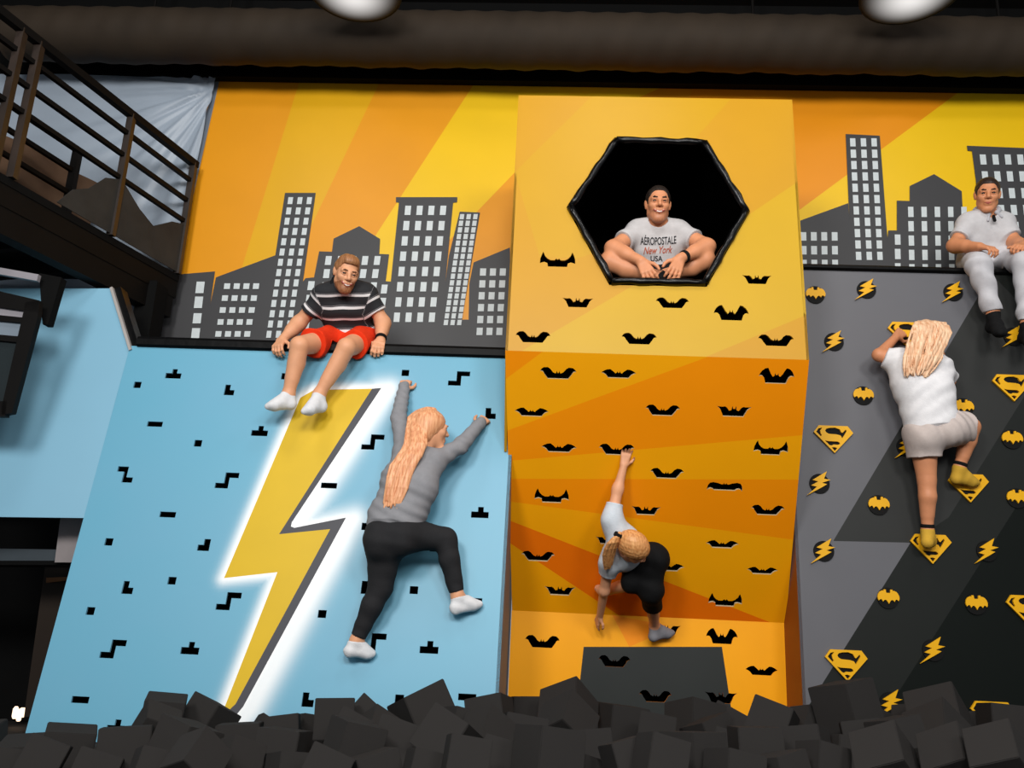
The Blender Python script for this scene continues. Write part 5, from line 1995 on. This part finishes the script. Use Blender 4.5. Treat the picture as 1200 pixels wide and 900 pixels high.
# ---- woman climbing the blue wall
def woman_blue():
    global CLAMP
    CLAMP = press_plane(PB)
    W = PB.hit
    hl, hr = W(452, 630, .20), W(474, 625, .20)
    pel, ch, nk = W(461, 617, .21), W(480, 567, .23), W(492, 535, .23)
    sl, sr = W(474, 529, .19), W(509, 541, .20)
    el, er = W(467, 489, .12), W(540, 522, .14)
    wl, wr = W(473, 457, .045), W(561, 498, .055)
    kl, kr = W(446, 688, .13), W(522, 632, .15)
    al, ar_ = W(418, 750, .075), W(536, 698, .08)
    h = Head(W(505, 503, .22), (.88, .46, -.05), (-.05, -.04, 1), .93)
    front = nrm((.25, .95, .1))
    B = torso(pel, ch, nk, sl, sr, hl, hr, front, -.012, .86)
    B += h.prims()
    B.append(cone(nk, h.L(0, -.022, -.06), .050, .046, .03))
    for s_, e_, w_ in ((sl, el, wl), (sr, er, wr)): B += [cone(s_, e_, .042, .035, .03), cone(e_, w_, .035, .024, .03)]
    hand(B, wl, W(477, 441, .005) - wl, PB.n, (1, 0, 0), (50, 55, 40), .86)
    hand(B, wr, W(572, 487, .005) - wr, PB.n, (-.4, 0, .8), (50, 55, 40), .86)
    for hh, kk, aa in ((hl, kl, al), (hr, kr, ar_)): B += limb(hh, kk, aa, .092, .056, .033, bulge=((0, -.3, 0), .012))
    ft = [(al, W(405, 764, .085), W(440, 766, .012)), (ar_, W(530, 715, .085), W(565, 707, .012))]
    for a_, hl_, t_ in ft: B += foot(a_, t_, hl_, -.004, .92)
    o = person(B, SK1, 'woman with long blonde hair in grey top and black leggings climbing the blue wall', hl)
    n_ = PB.n
    P = torso(pel, ch, nk, sl, sr, hl, hr, front, .004, .88, hips=False)
    hem = W(460, 612, .21)
    P += [cone(W(451, 604, .21), W(478, 600, .21), .090, .10, .06), cone(W(484, 560, .19), W(494, 598, .14), .060, .042, .05)]
    for s_, e_, w_ in ((sl, el, wl), (sr, er, wr)): P += [cone(s_, e_, .053, .047, .04), cone(e_, lerp(e_, w_, 1.12), .047, .036, .016)]
    dn = nrm(A3(W(458, 640, .2)) - A3(W(478, 575, .2)))
    P.append(cone(lerp(pel, ch, .3), A3(W(460, 630, .21)), .12, .125, .06, flat=(n_, 1.15), cut=[(A3(hem), dn)]))
    wear('shirt', P, cloth('grey_top', (142, 142, 146)), o, .0045, (), wob(.0026, 110, 41, (.35, .1, 1), 1.4))
    P = [cone(hl, hr, .098, .098, .06), ell(A3(W(444, 634, .27)), (.082, .085, .10), None, .05), ell(A3(W(470, 632, .26)), (.082, .085, .095), None, .05)]
    for hh, kk, aa in ((hl, kl, al), (hr, kr, ar_)):
        L_ = limb(hh, kk, aa, .112 if hh is hl else .098, .064 if hh is hl else .060, .037, .002, .05, bulge=((0, -.3, 0), .014))
        L_[1] = cone(kk, lerp(kk, aa, 1.06), .061, .040, .03, cut=[(lerp(kk, aa, .93), nrm(A3(aa) - A3(kk)))])
        P += L_
    wear('leggings', P, cloth('charcoal_leggings', (40, 40, 42)), o, .005, (), wob(.0015, 90, 44))
    for a_, hl_, t_ in ft: wear('sock', foot(a_, t_, hl_, .002, .95, True), WHITES, o, .004, (), wob(.0012, 120, 5))
    hm = hair_mat('copper_blonde_hair', (196, 124, 82), (236, 178, 132))
    cap = [h.E((0, -.016, .036), (.090, .106, .093), .02), h.E((0, -.045, -.03), (.088, .066, .09), .04)]
    wv = A3(PB.u)
    lv = A3(PB.n)
    g = [(h.L(0, -.03, .118), wv * .035, lv * .02), (h.L(-.02, -.095, .06), wv * .050 + UP * .01, lv * .03), (W(487, 521, .315), wv * .060, lv * .025), (W(473, 547, .335), wv * .068, lv * .025),
         (W(465, 572, .335), wv * .056, lv * .02), (W(458, 596, .325), wv * .040, lv * .015)]
    P = cap + strands(g, 46, .0115, .0050, .10, 3)
    fc = ell(h.L(0, .096, -.035), np.array((.082, .066, .098)) * .93, [h.r, h.f, h.u])
    wear('hair', P, hm, o, .0038, [lambda X, Y, Z: -evalp(fc, X, Y, Z)], wob(.0012, 130, 5, (1, 0, .15)))
    face_parts(h, o, mat('brow_fair', (150, 104, 74)), LIP, False)
    return o


# ---- child climbing the orange overhang
def child():
    global CLAMP
    CLAMP = lambda P: press_plane(P2)(press_plane(P3)(P))
    W = P2.hit
    su, sd_ = W(717, 607, .20), W(714, 660, .25)
    nk, ch, pel = W(724, 632, .26), W(731, 642, .22), W(754, 656, .19)
    hl, hr = W(748, 667, .20), W(764, 654, .17)
    e1, w1 = W(724, 573, .10), W(731, 546, .035)
    e2, w2 = W(708, 692, .22), W(703, 722, .14)
    k1, a1 = W(763, 692, .27), W(767, 733, .10)
    k2, a2 = W(739, 684, .26), W(714, 691, .10)
    h = Head(W(741, 642, .33), (.74, .28, -.58), (.42, -.86, .16), .92)
    front = nrm(A3((.5, .85, -.2)))
    B = torso(pel, ch, nk, su, sd_, hl, hr, front, -.01, .70, .05)
    B += h.prims()
    B.append(cone(nk, h.L(0, -.02, -.06), .042, .040, .03))
    for s_, e_, w_ in ((su, e1, w1), (sd_, e2, w2)): B += [cone(s_, e_, .036, .030, .03), cone(e_, w_, .030, .021, .03)]
    hand(B, w1, W(734, 531, .0) - w1, P2.n, (1, 0, 0), (6, 12, 10), .74)
    hand(B, w2, W(696, 738, .10) - w2, (-.6, -.7, .2), (-.2, -.3, -.6), (8, 14, 12), .74)
    B += limb(hl, k1, a1, .070, .048, .030, bulge=((0, -.3, 0), .004)) + limb(hl, k2, a2, .066, .046, .030)
    ft = [(a1, P3.hit(762, 748, .08), P3.hit(790, 740, .02)), (a2, W(706, 696, .09), W(700, 688, .02))]
    for a_, hl_, t_ in ft: B += foot(a_, t_, hl_, -.004, .8)
    o = person(B, SK1, 'child with ponytail in pale tee and black leggings climbing the orange overhang', pel)
    P = torso(pel, ch, nk, su, sd_, hl, hr, front, .006, .72, .05, hips=False)
    P += sleeve(su, e1, .50, .052, .050) + sleeve(sd_, e2, .36, .052, .052)
    axp = nrm(A3(pel) - A3(ch))
    c0 = float(axp @ lerp(ch, pel, .55))
    wear('shirt', P, cloth('pale_blue_white_tee', (206, 214, 222)), o, .0045, [lambda X, Y, Z: (X * axp[0] + Y * axp[1] + Z * axp[2]) - c0], wob(.004, 70, 51))
    P = [cone(hl, hr, .080, .088, .05), ell(A3(W(768, 656, .20)), (.078, .078, .074), None, .05), cone(pel, lerp(pel, ch, .6), .075, .070, .05)]
    P += [cone(hl, k1, .082, .060, .05), cone(k1, lerp(k1, a1, .6), .064, .060, .04, cut=[(lerp(k1, a1, .42), nrm(A3(a1) - A3(k1)))])]
    P += [cone(hl, k2, .078, .058, .05), cone(hr, k1, .075, .06, .05)]
    wear('leggings', P, cloth('black_capri_leggings', (17, 17, 18)), o, .0045, (), wob(.002, 80, 54))
    for a_, hl_, t_ in ft[:1]: wear('sock', foot(a_, t_, hl_, .003, .8), cloth('grey_sock', (136, 136, 142)), o, .004)
    hm = hair_mat('blonde_child_hair', (186, 120, 66), (226, 166, 106))
    P = [h.E((0, -.014, .036), (.082, .104, .092), .02)]
    tie = W(724, 627, .36)
    g = [(tie, A3((.012, 0, .012)), A3((0, -.012, 0))), (W(718, 636, .38), A3((.030, 0, .008)), A3((0, -.02, 0))), (W(713, 650, .36), A3((.030, 0, .004)), A3((0, -.02, 0))), (W(712, 668, .33), A3((.018, 0, 0)), A3((0, -.01, 0)))]
    g2 = [(h.L(.0, .07, .10), h.r * .05, h.u * .0), (h.L(0, .0, .128), h.r * .07, h.u * .006), (h.L(0, -.085, .085), h.r * .06, h.u * .006), (tie, A3((.01, 0, .01)), A3((0, -.01, 0)))]
    P += strands(g, 20, .0085, .0045, .12, 7) + scalp_strands(h, (-.30, -.62, .58), 80, .0065, 2.1, 8, 1.05, .012)
    fc = ell(h.L(0, .095, -.045), np.array((.066, .070, .085)) * .9, [h.r, h.f, h.u])
    wear('hair', P, hm, o, .0032, [lambda X, Y, Z: -evalp(fc, X, Y, Z)])
    band('hair_tie', tie, A3(W(716, 640, .38)) - A3(tie), .020, .009, BLACKC, o, 'black hair tie')
    face_parts(h, o, mat('brow_fair', (150, 104, 74)), LIP, False)
    return o


# ---- woman climbing the grey wall
def woman_grey():
    global CLAMP
    CLAMP = press_plane(PG, 0.021)
    W = PG.hit
    hl, hr = W(1081, 508, .19), W(1112, 502, .19)
    pel, ch, nk = W(1092, 496, .20), W(1081, 453, .22), W(1078, 424, .22)
    sl, sr = W(1052, 424, .19), W(1102, 432, .19)
    el, er = W(1030, 416, .17), W(1112, 446, .08)
    wl, wr = W(1050, 395, .07), W(1100, 410, .05)
    kl, kr = W(1086, 562, .15), W(1138, 500, .14)
    al, ar_ = W(1087, 622, .09), W(1124, 549, .09)
    h = Head(W(1083, 399, .21), (.15, 1, -.05), (.03, -.05, 1), .95)
    front = nrm((0, 1, 0))
    B = torso(pel, ch, nk, sl, sr, hl, hr, front, -.012, .86)
    B += h.prims()
    B.append(cone(nk, h.L(0, -.022, -.06), .048, .045, .03))
    for s_, e_, w_ in ((sl, el, wl), (sr, er, wr)): B += [cone(s_, e_, .042, .036, .03), cone(e_, w_, .036, .025, .03)]
    hand(B, wl, W(1062, 385, .02) - wl, PG.n, (1, 0, -.2), (40, 50, 40), .9)
    hand(B, wr, W(1092, 394, .02) - wr, PG.n, (-1, 0, 0), (30, 40, 30), .86)
    for hh, kk, aa in ((hl, kl, al), (hr, kr, ar_)): B += limb(hh, kk, aa, .088, .054, .032, bulge=((0, -.4, 0), .013))
    ft = [(al, W(1087, 637, .12), W(1089, 636, .025)), (ar_, W(1117, 561, .085), W(1146, 566, .028))]
    ft[0] = (al, A3(W(1086, 637, .13)), A3(W(1090, 634, .028)))
    for a_, hl_, t_ in ft: B += foot(a_, t_, hl_, -.004, .92)
    o = person(B, SK2, 'woman with blonde hair in white tee and beige shorts climbing the grey wall', hl)
    P = torso(pel, ch, nk, sl, sr, hl, hr, front, .012, .92, hips=False)
    P += sleeve(sl, el, .66, .064, .064) + sleeve(sr, er, .8, .066, .068)
    dn = nrm(A3(W(1096, 520, .2)) - A3(W(1082, 460, .2)))
    hem = A3(W(1092, 500, .2))
    P.append(cone(lerp(ch, pel, .4), A3(W(1093, 516, .2)), .135, .138, .06, flat=(PG.n, 1.15), cut=[(hem, dn)]))
    wear('shirt', P, cloth('white_tee', (238, 236, 238)), o, .0045, (), wob(.0036, 85, 61, (-.55, .1, 1), 1.4))
    P = [cone(hl, hr, .104, .104, .06), ell(A3(W(1085, 512, .25)), (.088, .080, .085), None, .05), ell(A3(W(1112, 505, .25)), (.088, .080, .085), None, .05)]
    for hh, kk, t in ((hl, kl, .52), (hr, kr, .78)):
        P.append(cone(hh, lerp(hh, kk, t + .3), .100, .098, .05, cut=[(lerp(hh, kk, t), nrm(A3(kk) - A3(hh)))]))
    wear('shorts', P, cloth('beige_shorts', (204, 190, 184)), o, .0045, (), wob(.004, 100, 64, (.9, .1, .5), 1.0))
    for a_, hl_, t_ in ft:
        P = foot(a_, t_, hl_, .004, .92)
        wear('sock', P, cloth('yellow_sock', (214, 168, 60)), o, .004)
        up = nrm(A3(kl if a_ is al else kr) - A3(a_))
        band('sock_band', A3(a_) + up * .028, up, .036, .008, BLACKC, o, 'black sock cuff')
    hm = hair_mat('light_blonde_hair', (206, 150, 110), (244, 208, 172))
    cap = [h.E((0, -.016, .036), (.086, .106, .092), .02), h.E((0, -.045, -.03), (.080, .065, .085), .04)]
    wv, lv = A3((1, 0, 0)), A3((0, -1, 0))
    g = [(h.L(.02, -.01, .124), wv * .035, lv * .0), (h.L(.02, -.090, .085), wv * .080, lv * .02), (h.L(.012, -.118, .01), wv * .108, lv * .02), (W(1081, 419, .345), wv * .108, lv * .03), (W(1072, 443, .330), wv * .062, lv * .03)]
    P = cap + strands(g, 60, .0100, .0048, .20, 9) + scalp_strands(h, (.25, -.05, 1), 70, .0065, 1.75, 5, 1.09, .02)
    wear('hair', P, hm, o, .0038, (), wob(.0012, 130, 5, (1, 0, .15)))
    face_parts(h, o, mat('brow_fair', (150, 104, 74)), LIP, False)
    return o


man_stripes()
man_hex()
man_polo()
woman_blue()
child()
woman_grey()
